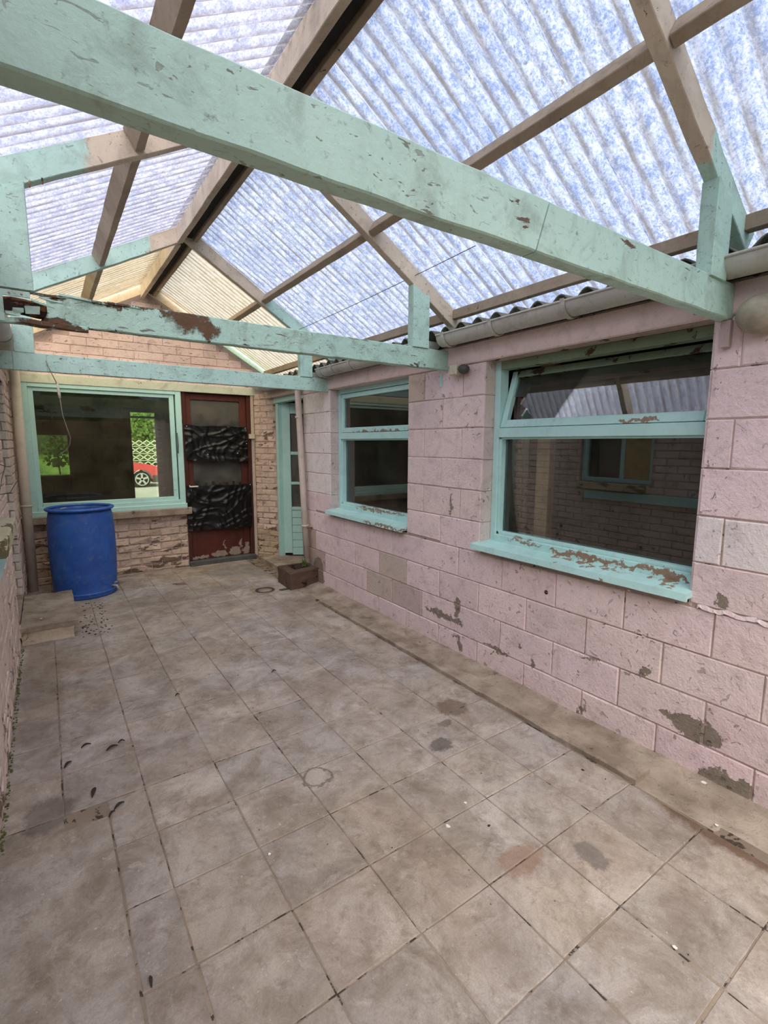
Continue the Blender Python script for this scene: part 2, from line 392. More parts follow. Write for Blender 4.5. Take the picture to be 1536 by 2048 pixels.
def add_tube(bm, pts, r, n=10, caps=True):
    pts = [Vector(p) for p in pts]; rings = []
    up = Vector((0.3, 0.2, 1)).normalized()
    for i, p in enumerate(pts):
        d = (pts[min(i + 1, len(pts) - 1)] - pts[max(i - 1, 0)]).normalized()
        s = d.cross(up)
        if s.length < 0.05: s = d.cross(Vector((1, 0, 0)))
        s.normalize(); t = s.cross(d)
        rr = r[i] if isinstance(r, (list, tuple)) else r
        rings.append([bm.verts.new(p + (s * math.cos(2*PI*k/n) + t * math.sin(2*PI*k/n)) * rr) for k in range(n)])
    for a, b in zip(rings, rings[1:]):
        for k in range(n): bm.faces.new((a[k], a[(k+1) % n], b[(k+1) % n], b[k]))
    if caps: bm.faces.new(rings[0][::-1]); bm.faces.new(rings[-1])
def tube(name, pts, r, mat, parent=None, n=10):
    bm = bmesh.new(); add_tube(bm, pts, r, n); return link(name, bm, mat, parent, smooth=True)
def add_lathe(bm, c, prof, n=48, wob=0.0):
    c = Vector(c); rings = []
    for (r, z) in prof:
        rings.append([bm.verts.new(c + Vector((r * math.cos(2*PI*k/n), r * math.sin(2*PI*k/n), z))) for k in range(n)])
    for a, b in zip(rings, rings[1:]):
        for k in range(n): bm.faces.new((a[k], a[(k+1) % n], b[(k+1) % n], b[k]))
    return rings
def lathe(name, c, prof, mat, parent=None, n=48):
    bm = bmesh.new(); add_lathe(bm, c, prof, n); return link(name, bm, mat, parent, smooth=True)

# rectangles on a wall frame: origin O, direction S along the wall, N outwards
class Frame:
    def __init__(s, O, S, N): s.O = Vector(O); s.S = Vector(S).normalized(); s.N = Vector(N).normalized()
    def p(s, u, z, n=0.0): return s.O + s.S * u + Vector((0, 0, z)) + s.N * n
def sub_rects(r, holes):
    rs = [r]
    for (a0, a1, b0, b1) in holes:
        out = []
        for (u0, u1, z0, z1) in rs:
            if u1 <= a0 or u0 >= a1 or z1 <= b0 or z0 >= b1: out.append((u0, u1, z0, z1)); continue
            if z0 < b0: out.append((u0, u1, z0, b0))
            if z1 > b1: out.append((u0, u1, b1, z1))
            y0, y1 = max(z0, b0), min(z1, b1)
            if u0 < a0: out.append((u0, a0, y0, y1))
            if u1 > a1: out.append((a1, u1, y0, y1))
        rs = out
    return rs
def add_slab(bm, fr, u0, u1, z0, z1, n0, n1, bev=0.0, jit=0.0):
    """block on the wall: back at n0, face at n1, chamfered face edges"""
    def J(): return random.uniform(-jit, jit)
    b = [bm.verts.new(fr.p(u, z, n0)) for (u, z) in ((u0, z0), (u1, z0), (u1, z1), (u0, z1))]
    mid = n1 - bev
    c = [bm.verts.new(fr.p(u + J() * .5, z + J() * .5, mid)) for (u, z) in ((u0, z0), (u1, z0), (u1, z1), (u0, z1))]
    f = [bm.verts.new(fr.p(u + J(), z + J(), n1 + J())) for (u, z) in ((u0 + bev, z0 + bev), (u1 - bev, z0 + bev), (u1 - bev, z1 - bev), (u0 + bev, z1 - bev))]
    for k in range(4):
        l = (k + 1) % 4
        bm.faces.new((b[k], b[l], c[l], c[k])); bm.faces.new((c[k], c[l], f[l], f[k]))
    bm.faces.new(f); bm.faces.new(b[::-1])
def fbox(name, fr, u0, u1, z0, z1, n0, n1, mat, parent=None, bev=0.003):
    bm = bmesh.new(); add_slab(bm, fr, u0, u1, z0, z1, n0, n1, bev); return link(name, bm, mat, parent)
def masonry(fr, U, Z, course, length, offs, holes, parent, mat, name, gap=0.004, depth=0.03, proud=0.0, bev=0.004, jit=0.0025,
            colf=None, keep=None, z_off=0.0, limit=290):
    n = 0; rest = bmesh.new(); nr = 0
    row = 0; z = Z[0] + z_off
    pieces = []
    while z < Z[1] - 0.01:
        z1 = min(z + course, Z[1])
        u = U[0] - length + (offs[row % 2] % length)
        while u < U[1]:
            a, b = max(u, U[0]), min(u + length, U[1])
            if b - a > 0.02:
                for (p, q, r, s) in sub_rects((a, b, z, z1), holes):
                    if q - p > 0.03 and s - r > 0.025 and (keep is None or keep((p + q) / 2, (r + s) / 2)): pieces.append((p, q, r, s, row))
            u += length
        z = z1; row += 1
    for (p, q, r, s, row) in pieces:
        g = gap / 2
        d = proud + random.uniform(-0.0015, 0.0015)
        if n < limit:
            bm = bmesh.new(); add_slab(bm, fr, p + g, q - g, r + g, s - g, d - depth, d, bev, jit)
            o = link(name, bm, mat, parent)
            c = colf((p + q) / 2, (r + s) / 2) if colf else 1.0
            if isinstance(c, tuple): o.color = c + (1,)
            else: o.color = (c, c, c, 1)
            n += 1
        else:
            add_slab(rest, fr, p + g, q - g, r + g, s - g, d - depth, d, bev, jit); nr += 1
    if nr:
        o = link(name + 's', rest, mat, parent); o['kind'] = 'stuff'
    else: rest.free()
def backing(fr, U, Z, holes, n0, n1, parent, mat, name='mortar'):
    us = sorted(set([U[0], U[1]] + [v for h in holes for v in h[:2] if U[0] < v < U[1]]))
    bm = bmesh.new()
    for a, b in zip(us, us[1:]):
        zz = [(Z[0], Z[1])]
        for h in holes:
            if h[0] < (a + b) / 2 < h[1]:
                zz = [s for (c, d) in zz for s in ((c, min(d, h[2])), (max(c, h[3]), d)) if s[1] - s[0] > 1e-4]
        for c, d in zz: add_slab(bm, fr, a, b, c, d, n0, n1)
    return link(name, bm, mat, parent)

# ------------------------------------------------------------------ FLOOR
floor = empty('floor', (1, 2, 0), kind='structure')
bm = bmesh.new(); add_box(bm, (-0.6, -1.4, -0.2), (2.9, 6.5, -0.006)); link('floor_base', bm, M['joint'], floor)
bm = bmesh.new(); gv = {}
for i in range(118):
    for j in range(278):
        x, y = -0.3 + i * .0205, .2 + j * .022
        n = noise.fractal(Vector((x * 3.1, y * 3.1, 4)), 0.8, 2.0, 4)
        gv[i, j] = bm.verts.new((x, y, min(-0.0001, -0.0012 + .0036 * n)))
for i in range(117):
    for j in range(277): bm.faces.new((gv[i, j], gv[i+1, j], gv[i+1, j+1], gv[i, j+1]))
link('joint_bed', bm, M['joint'], floor, smooth=True)
PX, PY = 0.2985, 0.298
slab_rect = (-0.26, 0.105, -1.4, 2.11)
for i in range(-4, 5):
    for j in range(-7, 19):
        x0 = 0.85 + PX * i; y0 = 0.72 + PY * j
        x1, y1 = min(x0 + PX, 2.06), min(y0 + PY, 6.2)
        if x1 <= 0.11 and y0 < 2.11: y0 = 2.111
        x0 = max(x0, -0.27)
        if x1 - x0 < 0.03 or y1 - y0 < 0.03: continue
        if x0 < 0.1 and y0 < 2.11:
            if x1 <= 0.11: continue
            x0 = 0.108
            if x1 - x0 < 0.03: continue
        bm = bmesh.new()
        h = random.uniform(0.0008, 0.0018)
        g = random.uniform(0.0008, 0.0026)
        vs = []
        tilt = [random.uniform(-0.0009, 0.0009) for _ in range(4)]
        # floor as a wall frame lying down
        cs = []; ci = []
        gx, gy = (x1 - x0), (y1 - y0)
        for (ax, ay, bx_, by_) in ((0, 0, 1, 0), (1, 0, 1, 1), (1, 1, 0, 1), (0, 1, 0, 0)):
            for t_ in (0, .25, .5, .75):
                fx, fy = ax + (bx_ - ax) * t_, ay + (by_ - ay) * t_
                sx, sy = (fx < .01) - (fx > .99), (fy < .01) - (fy > .99)
                w1_, w2_ = g + random.uniform(-.0007, .0012), g + .0035 + random.uniform(-.001, .0015)
                cs.append((x0 + gx * fx + sx * w1_, y0 + gy * fy + sy * w1_)); ci.append((x0 + gx * fx + sx * w2_, y0 + gy * fy + sy * w2_))
        lo = [bm.verts.new((x, y, -0.02)) for x, y in cs]
        md = [bm.verts.new((x + random.uniform(-.001, .001), y + random.uniform(-.001, .001), -0.0024 + h)) for x, y in cs]
        hi = [bm.verts.new((x, y, h + tilt[0] * (x - x0) / gx + tilt[1] * (y - y0) / gy)) for k, (x, y) in enumerate(ci)]
        for k in range(16):
            l = (k + 1) % 16
            bm.faces.new((lo[k], lo[l], md[l], md[k])); bm.faces.new((md[k], md[l], hi[l], hi[k]))
        bm.faces.new(hi)
        o = link('tile', bm, M['tile'], floor)
        v = random.uniform(0.9, 1.05); t = random.uniform(-0.02, 0.02)
        o.color = (v + t, v, v - t, 1)
box('paving_slab', (-0.27, -1.4, -0.02), (0.103, 2.105, 0.008), M['tile'], floor, bev=0.005).color = (0.98, .99, .98, 1)
# edging strip, broken off short, and the sloped fillet along the right wall
bm = bmesh.new(); add_beam(bm, (2.118, 1.0, 0.008), (2.112, 4.05, 0.006), 0.125, 0.036, seg=60, jit=0.006, bev=0.004)
link('edging_strip', bm, M['concrete'], floor)
bm = bmesh.new()
prof = [(2.055, -0.02), (2.055, -0.002), (2.17, 0.0), (2.205, 0.010), (2.27, 0.018), (2.345, 0.026), (2.345, -0.02)]
prev = None
for k in range(60):
    y = -1.4 + (4.92 + 1.4) * k / 59
    ring = []
    for q, (x, z) in enumerate(prof):
        a = 0.006 if 2 <= q <= 5 else 0
        n = noise.noise_vector(Vector((x * 8, y * 4, z * 8)))
        ring.append(bm.verts.new((x + n.x * a, y, z + n.z * a)))
    if prev:
        for q in range(len(prof) - 1): bm.faces.new((prev[q], ring[q], ring[q + 1], prev[q + 1]))
    prev = ring
link('wall_fillet', bm, M['concrete'], floor, smooth=False)
# a little moss and rubble fillet at the foot of the left wall
bm = bmesh.new()
for k in range(420):
    y = random.uniform(1.2, 4.3); r = random.uniform(.002, .007)
    bmesh.ops.create_icosphere(bm, subdivisions=1, radius=r, matrix=Matrix.Translation((-0.245 + random.uniform(-.01, .012), y, r * .4)))
tag(link('mossy_crumbs', bm, M['moss'], floor), kind='stuff')

# ------------------------------------------------------------------ RIGHT WALL
FR = Frame((2.33, 0, 0), (0, 1, 0), (-1, 0, 0))
HR = [(0.965, 2.26, 0.80, 2.02), (3.055, 4.32, 0.80, 2.03)]
wr_ = empty('wall_right', (2.4, 2, 0), kind='structure')
backing(FR, (-1.4, 4.92), (-0.02, 2.16), HR, -0.2, -0.006, wr_, M['mortar'])
def rcol(y, z):
    v = random.uniform(0.94, 1.04)
    c = (v, v * random.uniform(.98, 1.01), v * random.uniform(.98, 1.02))
    if 2.95 < y < 3.45 and 0.37 < z < 0.6 or (3.25 < y < 3.6 and 0.17 < z < 0.37): c = (0.74, 0.76, 0.68)        # unpainted patch
    if 3.0 < y < 3.35 and 0.17 < z < 0.37: c = (0.72, 0.72, 0.68)
    if y < 0.98 and 0.99 < z < 1.19: c = (1.0, 1.13, 1.12)                          # whiter block
    if y > 4.3 and z > 1.0: c = (1.0, 1.12, 1.11)
    if 2.7 < y < 3.0 and z > 1.8: c = (0.80, 0.80, 0.68)
    if 2.26 < y < 3.05 and 0.99 < z < 1.2: c = (0.93, 0.95, 0.90)
    if 2.26 < y < 3.05 and 1.2 < z < 1.82: c = (0.96, 0.96, 0.93)
    if y > 4.5 and z < 0.5: c = (0.68, 0.64, 0.56)
    return c
holes_block = [(h[0], h[1], h[2], 2.3) for h in HR]
masonry(FR, (-1.4, 4.92), (-0.039, 2.021), 0.206, 0.40, (0.06 + 1.2, 0.26 + 1.2), holes_block, wr_, M['block'], 'block', gap=0.0045, bev=0.0055, jit=0.0025, colf=rcol)
fbox('lintel', FR, -1.4, 4.95, 2.022, 2.15, -0.15, 0.010, M['lintel'], wr_, bev=0.006)
# painted reveals
for k, h in enumerate(HR):
    for a, s in ((h[0], -1), (h[1], 1)):
        for q in range(6):
            z0 = 0.785 + .206 * q
            bm = bmesh.new()
            u = sorted((a - 0.001 * s, a + 0.028 * s))
            add_slab(bm, FR, a - 0.004 if s > 0 else a - 0.01, a + 0.01 if s > 0 else a + 0.004, z0 + .002, min(z0 + .204, 2.02), -0.19, -0.004, 0.002)
            o = link('reveal_block', bm, M['block'], wr_); o.color = (.88, .90, .84, 1)
# loose curling paint flakes
bm = bmesh.new()
for k in range(70):
    if k < 12: y, z = random.uniform(0.75, 1.0), random.uniform(0.16, 0.27)
    elif k < 18: y, z = random.uniform(0.68, 0.85), random.uniform(0.0, 0.1)
    elif k < 30: y, z = random.uniform(2.3, 2.8), random.choice((.17, .37, .35)) + random.uniform(-.02, .02)
    else: y, z = random.uniform(0.7, 4.4), random.choice((.17, .373, .579, .785)) + random.uniform(-.03, .03)
    if 2.95 < y and z > 0.5: continue
    r = random.uniform(.006, .016); a0 = random.uniform(0, 6.28)
    pts = []
    for q in range(5):
        a = a0 + q * 1.25; rr = r * random.uniform(.5, 1.2)
        pts.append(FR.p(y + rr * math.cos(a), z + rr * math.sin(a), 0.003 + max(0, math.sin(a)) * random.uniform(0.002, .010)))
    cv = bm.verts.new(FR.p(y, z, 0.002)); vs = [bm.verts.new(p) for p in pts]
    for q in range(5): bm.faces.new((cv, vs[q], vs[(q + 1) % 5]))
tag(link('paint_flakes', bm, M['block'], wr_), kind='stuff')
# long lifted paint lip under the white block at the near end
bm = bmesh.new(); vv = []
for q in range(26):
    y = 0.93 - q * 0.012; z = 0.792 + 0.012 * math.sin(q * .8) * .4
    vv.append((bm.verts.new(FR.p(y, z + .012, 0.001)), bm.verts.new(FR.p(y, z - .006 + .012 * noise.noise(Vector((q * .6, 0, 0))), 0.007 + .004 * noise.noise(Vector((q * .5, 5, 0)))))))
for a, b in zip(vv, vv[1:]): bm.faces.new((a[0], b[0], b[1], a[1]))
link('paint_lip', bm, M['block'], wr_)

# ------------------------------------------------------------------ WINDOWS in the right wall
def right_window(name, y0, y1, z0, z1, zt, open_top, sill_y):
    w = empty(name, (2.42, (y0 + y1) / 2, z0), kind='structure')
    J = M['joinery']; JW = M['joinery_worn']
    n1 = -0.09; n0 = -0.165      # frame face and back
    t = 0.045
    fbox('frame', FR, y1 - t, y1, z0, z1, n0, n1, J, w)            # far jamb
    fbox('frame', FR, y0, y0 + t, z0, z1, n0, n1, J, w)
    fbox('frame', FR, y0 + t, y1 - t, z1 - 0.05, z1, n0, n1, M['head_worn'] if open_top else J, w)
    fbox('frame', FR, y0 + t, y1 - t, z0, z0 + 0.075, n0, n1 + .012, JW, w)
    fbox('frame', FR, y0 + t, y1 - t, zt - 0.03, zt + 0.03, n0, n1 + .004, J, w)     # transom
    # glazing bead round the fixed pane
    b = 0.018
    for (a, c, d, e) in ((y0 + t, y0 + t + b, z0 + .075, zt - .03), (y1 - t - b, y1 - t, z0 + .075, zt - .03), (y0 + t, y1 - t, z0 + .075, z0 + .075 + b), (y0 + t, y1 - t, zt - .03 - b * .6, zt - .03)):
        fbox('glazing_bead', FR, a, c, d, e, n0 + .02, n1 - .012, JW if e - d < .05 and d < 1 else J, w, bev=.002)
    fbox('pane', FR, y0 + t, y1 - t, z0 + .07, zt - .02, -0.146, -0.142, M['glass'], w, bev=0)
    # top light
    zb, ztop = zt + .03, z1 - .055
    lean = 0.105 if open_top else 0.0
    def sp(u, z, n):
        k = (z - zb) / (ztop - zb)
        return FR.p(u, z, n - lean * k)
    sh = bpy.data.objects.new('top_sash', None); C.objects.link(sh); sh.parent = w; sh.matrix_parent_inverse = Matrix.Translation(-w.location)
    def sbox(nm, u0, u1, za, zc, na, nb, mat):
        bm = bmesh.new()
        vs = [bm.verts.new(sp(u, z, n)) for n in (na, nb) for (u, z) in ((u0, za), (u1, za), (u1, zc), (u0, zc))]
        for f in ((0, 1, 2, 3), (4, 5, 6, 7), (0, 1, 5, 4), (1, 2, 6, 5), (2, 3, 7, 6), (3, 0, 4, 7)): bm.faces.new([vs[i] for i in f])
        bmesh.ops.recalc_face_normals(bm, faces=bm.faces)
        bmesh.ops.bevel(bm, geom=bm.edges[:], offset=.003, segments=1, affect='EDGES')
        o = link(nm, bm, mat, None); o.parent = sh; return o
    a, c = y0 + t + .004, y1 - t - .004
    nf, nb = n1 - .005, n1 - .045
    sbox('stile', a, a + .04, zb + .003, ztop, nb, nf, J); sbox('stile', c - .04, c, zb + .003, ztop, nb, nf, J)
    sbox('rail', a + .04, c - .04, zb + .003, zb + .05, nb, nf + .004, JW)
    sbox('rail', a + .04, c - .04, ztop - .04, ztop, nb, nf, M['head_worn'] if open_top else J)
    if open_top:
        # pane with the far bottom corner broken away
        bm = bmesh.new()
        poly = [(a + .04, zb + .05), (c - .17, zb + .05), (c - .13, zb + .075), (c - .155, zb + .12), (c - .10, zb + .15), (c - .12, zb + .19), (c - .04, zb + .20), (c - .04, ztop - .04), (a + .04, ztop - .04)]
        f = [bm.verts.new(sp(u, z, nb + .018)) for u, z in poly]; g = [bm.verts.new(sp(u, z, nb + .014)) for u, z in poly]
        bm.faces.new(f); bm.faces.new(g[::-1])
        for q in range(len(poly)): bm.faces.new((f[q], f[(q + 1) % len(poly)], g[(q + 1) % len(poly)], g[q]))
        o = link('pane', bm, M['glass'], None); o.parent = sh
    else:
        bm = bmesh.new(); add_slab(bm, FR, a + .04, c - .04, zb + .05, ztop - .04, nb + .014, nb + .018)
        o = link('pane', bm, M['glass'], None); o.parent = sh
    # sill, sloping outwards
    bm = bmesh.new(); s0, s1 = sill_y
    P = [(-0.10, z0 + .03), (0.055, z0 + .012), (0.06, z0 - .022), (0.045, z0 - .024), (0.04, z0 - .012), (-0.10, z0 - .012)]
    N = 20; prev = None
    for q in range(N + 1):
        y = s0 + (s1 - s0) * q / N
        ring = [bm.verts.new(FR.p(y, z + .0015 * noise.noise(Vector((y * 12, z * 30, 1))), n + .003 * noise.noise(Vector((y * 10, n * 9, 3))))) for n, z in P]
        if prev:
            for k in range(6): bm.faces.new((prev[k], prev[(k + 1) % 6], ring[(k + 1) % 6], ring[k]))
        else: bm.faces.new(ring)
        prev = ring
    bm.faces.new(prev[::-1])
    link('sill', bm, M['joinery_worn'], w)
    return w
w1 = right_window('window_1', 0.925, 2.255, 0.84, 2.02, 1.575, True, (0.955, 2.29))
w2 = right_window('window_2', 3.02, 4.315, 0.83, 2.03, 1.575, False, (3.06, 4.33))

# ------------------------------------------------------------------ LEFT WALL
FL = Frame((-0.25, 0, 0), (0, 1, 0), (1, 0, 0))
HL = [(4.45, 5.3, 0.0, 2.0), (2.62, 3.46, 1.08, 2.0)]
wl = empty('wall_left', (-0.35, 3, 0), kind='structure')
backing(FL, (-1.4, 6.25), (-0.02, 2.28), HL, -0.2, -0.004, wl, M['mortar'])
masonry(FL, (0.9, 6.2), (0.0, 2.28), 0.076, 0.228, (0.1, 0.214), HL, wl, M['brick'], 'brick', gap=0.009, bev=0.006, jit=0.004, proud=0.002,
        colf=lambda y, z: (lambda v: (v * .98, v * .93, v * .93) if y < 4.4 else (v, v, v))(random.uniform(.9, 1.03)), limit=0)
for o in list(wl.children):
    if o.name.startswith('bricks'): o.color = (1, .95, .95, 1)
# far reveal of the side door, built of its own bricks
FREV = Frame((-0.45, 5.3, 0), (1, 0, 0), (0, -1, 0))
masonry(FREV, (0.0, 0.2), (0.0, 2.0), 0.076, 0.11, (0.0, 0.05), [], wl, M['brick'], 'brick', gap=0.008, bev=.005, jit=.003, proud=0.012, colf=lambda y, z: random.uniform(.95, 1.05))
fbox('door_reveal_lintel', FL, 4.4, 5.35, 2.0, 2.1, -0.2, 0.004, M['lintel'], wl)
# side door slab (closed, set back) and its stone threshold
d3 = empty('door_3', (-0.4, 4.87, 0.15), kind='structure')
fbox('leaf', FL, 4.47, 5.28, 0.16, 1.98, -0.19, -0.15, M['joinery'], d3)
for z in (0.3, 0.95, 1.5): fbox('rail', FL, 4.5, 5.25, z, z + .06, -0.15, -0.14, M['joinery'], d3)
fbox('threshold', FL, 4.45, 5.3, 0.0, 0.16, -0.2, 0.0, M['concrete'], d3)
# left window: opening, frame, glass, tan board, mossy stone sill over a turquoise board
w4 = empty('window_4', (-0.3, 3.0, 1.0), kind='structure')
for (a, b, c, d) in ((2.62, 2.67, 1.08, 2.0), (3.41, 3.46, 1.08, 2.0), (2.67, 3.41, 1.95, 2.0), (2.67, 3.41, 1.08, 1.13), (2.96, 3.0, 1.13, 1.95)):
    fbox('frame', FL, a, b, c, d, -0.12, -0.05, M['joinery'], w4)
fbox('frame', FL, 3.0, 3.41, 1.6, 1.63, -0.11, -0.06, M['joinery'], w4)
fbox('pane', FL, 3.0, 3.41, 1.13, 1.95, -0.095, -0.09, M['glass'], w4, bev=0)
fbox('board', FL, 2.67, 2.96, 1.13, 1.95, -0.10, -0.07, M['blind'], w4)
fbox('sill', FL, 2.64, 3.44, 1.0, 1.08, -0.12, 0.085, weathered('mossy_sill', (206, 196, 164), (188, 178, 140), (128, 122, 84), chip=8, thr=0.56, bump=.5, stretch=(1, .4, 1)), w4, bev=.008)
fbox('sill_board', FL, 1.9, 3.36, 0.89, 0.985, -0.02, 0.045, M['joinery'], w4, bev=.004)

# ------------------------------------------------------------------ BACK WALL
FB = Frame((0, 6.2, 0), (1, 0, 0), (0, -1, 0))
wb_ = empty('wall_back', (1, 6.3, 0), kind='structure')
HB = [(-0.16, 1.36, 0.74, 2.15), (1.37, 2.20, 0.0, 2.16)]
backing(FB, (-0.5, 2.6), (-0.02, 2.42), HB, -0.2, -0.006, wb_, M['mortar'])
bcol = lambda x, z: (lambda v: (v, v * .97, v * .92))(random.uniform(.8, .98))
masonry(FB, (-0.4, 1.37), (0.0, 0.66), 0.083, 0.225, (0.0, 0.11), [], wb_, M['rough_brick'], 'brick', gap=0.004, bev=0.012, jit=0.009, proud=0.004, colf=bcol)
# gable above
def under_gable(x, z):
    return z < (3.13 - .6 * (x - 1.05) if x > 1.05 else 3.13 - .55 * (1.05 - x)) - 0.015
bm = bmesh.new()
pts = [(-0.55, 2.42), (2.75, 2.42), (2.75, 2.2), (2.75, 2.42), (1.05, 3.2), (-0.5, 2.42)]
tri = [(-0.45, 2.42), (2.45, 2.42), (1.06, 3.22)]
a = [bm.verts.new(FB.p(x, z, -0.006)) for x, z in tri]; b = [bm.verts.new(FB.p(x, z, -0.15)) for x, z in tri]
bm.faces.new(a); bm.faces.new(b[::-1])
for k in range(3): bm.faces.new((a[k], a[(k + 1) % 3], b[(k + 1) % 3], b[k]))
link('gable_core', bm, M['mortar'], wb_)
gcol = lambda x, z: (lambda v: (v, v, v))(random.uniform(.95, 1.04))
masonry(FB, (-0.45, 2.5), (2.16, 3.2), 0.088, 0.30, (0.0, 0.15), [], wb_, M['gable'], 'brick', gap=0.0045, bev=0.004, jit=0.002, colf=gcol, keep=under_gable)
# ledge line above the head of the window
fbox('ledge', FB, -0.45, 2.5, 2.372, 2.392, 0.0, 0.022, M['gable'], wb_, bev=.004)
fbox('window_head', FB, -0.45, 2.35, 2.10, 2.19, -0.02, 0.03, weathered('grey_green_head', (204, 212, 194), (188, 196, 178), grime=.5), wb_)
# bargeboards
beam('bargeboard', (1.06, 6.14, 3.20), (2.55, 6.14, 2.32), 0.03, 0.115, rafter_mat('barge_right', 1.75, 1), wb_, seg=10, jit=.003)
beam('bargeboard', (1.05, 6.14, 3.20), (-0.45, 6.14, 2.39), 0.03, 0.115, M['bare'], wb_, seg=10, jit=.003)
# window 3
w3 = empty('window_3', (0.6, 6.2, 0.74), kind='structure')
J = M['joinery']
for (a, b, c, d, n0, n1) in ((-0.16, -0.10, .78, 2.12, -.07, .02), (1.30, 1.36, .78, 2.12, -.07, .02), (-0.10, 1.30, 2.06, 2.12, -.07, .02), (-0.10, 1.30, .78, .83, -.07, .03),
                             (-0.10, -0.055, .83, 2.06, -.05, .0), (1.235, 1.285, .83, 2.06, -.05, .0), (-.055, 1.235, 2.02, 2.06, -.05, .0), (-.055, 1.235, .83, .87, -.05, .012)):
    fbox('frame', FB, a, b, c, d, n0, n1, J, w3)
fbox('pane', FB, -.055, 1.235, .87, 2.02, -.03, -.026, M['glass_dirty'], w3, bev=0)
fbox('sill', FB, -.18, 1.37, .735, .785, -.07, .045, J, w3)
fbox('stone_sill', FB, -.25, 1.415, .655, .735, -.1, .075, M['concrete'], w3, bev=.006)
tube('catch', [FB.p(1.295, 1.62, .03), FB.p(1.30, 1.50, .035), FB.p(1.297, 1.38, .03)], .006, M['grey_dark'], w3, n=6)
# door 1, red-brown half-glazed
d1 = empty('door_1', (1.78, 6.22, 0), kind='structure')
R_ = M['frame_red']
fbox('frame', FB, 1.37, 1.41, .04, 2.15, -.12, .0, R_, d1); fbox('frame', FB, 2.15, 2.20, .04, 2.15, -.12, .0, R_, d1); fbox('frame', FB, 1.41, 2.15, 2.10, 2.15, -.12, .0, R_, d1)
D = M['door_red']
fbox('stile', FB, 1.412, 1.475, .06, 2.095, -.075, -.035, D, d1); fbox('stile', FB, 2.07, 2.148, .06, 2.095, -.075, -.035, D, d1)
fbox('rail', FB, 1.475, 2.07, 2.02, 2.095, -.075, -.035, D, d1); fbox('rail', FB, 1.475, 2.07, .72, .82, -.075, -.035, D, d1)
fbox('kick_panel', FB, 1.475, 2.07, .06, .72, -.075, -.037, D, d1)
fbox('pane', FB, 1.475, 2.07, .82, 2.02, -.06, -.055, M['obscured'], d1, bev=0)
fbox('door_sill', FB, 1.37, 2.2, -.01, .055, -.12, .06, simple('slate_sill', (96, 98, 96), .8), d1, bev=.006)
fbox('post', FB, 2.2, 2.235, .03, 2.13, -.1, .02, weathered('cream_post', (206, 190, 176), (190, 174, 160)), d1)
box('post_junction_box', (2.16, 6.15, 1.56), (2.23, 6.19, 1.62), M['cream'], d1)  # small cream junction box on the post beside the door
# black plastic pinned over the glass
def plastic(name, u0, u1, z0, z1, seed, label, strips=False):
    bm = bmesh.new(); NU, NZ = 60, 44; vs = {}
    for i in range(NU + 1):
        for k in range(NZ + 1):
            a, b = i / NU, k / NZ
            u = u0 + (u1 - u0) * a; z = z0 + (z1 - z0) * b
            # edge sag and ragged border
            z += 0.012 * noise.noise(Vector((a * 6, seed, 0))) * (1 if b > .5 else 1.8)
            u += 0.012 * noise.noise(Vector((b * 5, seed + 4, 0)))
            f = 0
            for (th, am, sd) in ((-.6, .020, 0), (.5, .014, 7), (1.35, .010, 13)):
                ca, sa = math.cos(th), math.sin(th)
                aa, bb = a * ca + b * .6 * sa, -a * sa + b * .6 * ca
                wv = .25 * noise.noise(Vector((aa * 2, bb * 2, seed + sd + 3)))
                r_ = 1 - abs(noise.noise(Vector((aa * 1.3, (bb + wv) * 8, seed + sd)))) * 2.6
                f += am * max(0, r_) ** 2
            f += .003 * noise.noise(Vector((a * 14, b * 15, seed)))
            vs[i, k] = bm.verts.new(FB.p(u, z, 0.012 + abs(f)))
    for i in range(NU):
        for k in range(NZ): bm.faces.new((vs[i, k], vs[i + 1, k], vs[i + 1, k + 1], vs[i, k + 1]))
    if strips:
        for q in range(7):
            s = u0 + .13 + q * .085; hgt = random.uniform(.02, .07)
            add_slab(bm, FB, s, s + random.uniform(.025, .035), z1 - .02, z1 + hgt, .012, .014)
    root = link(name, bm, M['plastic'], None, smooth=True)
    tag(root, label, 'plastic sheet')
    for (u, z) in ([(u0 + .02, z1 - .01), (u1 - .02, z1 - .02), (u1 - .01, (z0 + z1) / 2), (u0 + .25, z0 + .08), (u1 - .13, z0 + .09)] if not strips else [(u0 + .03, z1 + .01), (u1 - .02, z1 - .01)]):
        bm = bmesh.new(); bmesh.ops.create_icosphere(bm, subdivisions=1, radius=.006, matrix=Matrix.Translation(FB.p(u, z, .045)))
        link('pin', bm, M['white'], root)
plastic('plastic_sheet', 1.385, 2.13, 1.285, 1.71, 1.3, 'black plastic sheet pinned over upper glass of the red door')
ps = plastic('plastic_sheet', 1.375, 2.17, .43, .985, 5.7, 'black plastic sheet with torn tabs over lower half of red door', True)
tag(box('wooden_batten', (1.40, 6.13, .975), (1.50, 6.15, .99), M['white'], None), 'short white batten pinned at top of the lower black plastic', 'batten')

# splayed brick corner between red door and turquoise door
FD = Frame((2.235, 6.2, 0), (0.19, -0.27, 0), (-0.27, -0.19, 0))
backing(FD, (0, .33), (0, 2.15), [], -.12, -.006, wb_, M['mortar'])
masonry(FD, (0, .33), (0.0, 2.15), .076, .2, (0, .1), [], wb_, M['rough_brick'], 'brick', gap=.005, bev=.009, jit=.006, colf=lambda u, z: (lambda v: (v * .97, v * .95, v * .93) if z > .4 else (v * .78, v * .76, v * .6))(random.uniform(.88, 1.0)))
wall_in = backing(Frame((2.42, 5.93, 0), (1, 0, 0), (0, -1, 0)), (0.08, .6), (0, 2.15), [], -.15, 0, wb_, M['mortar'], 'return_wall')
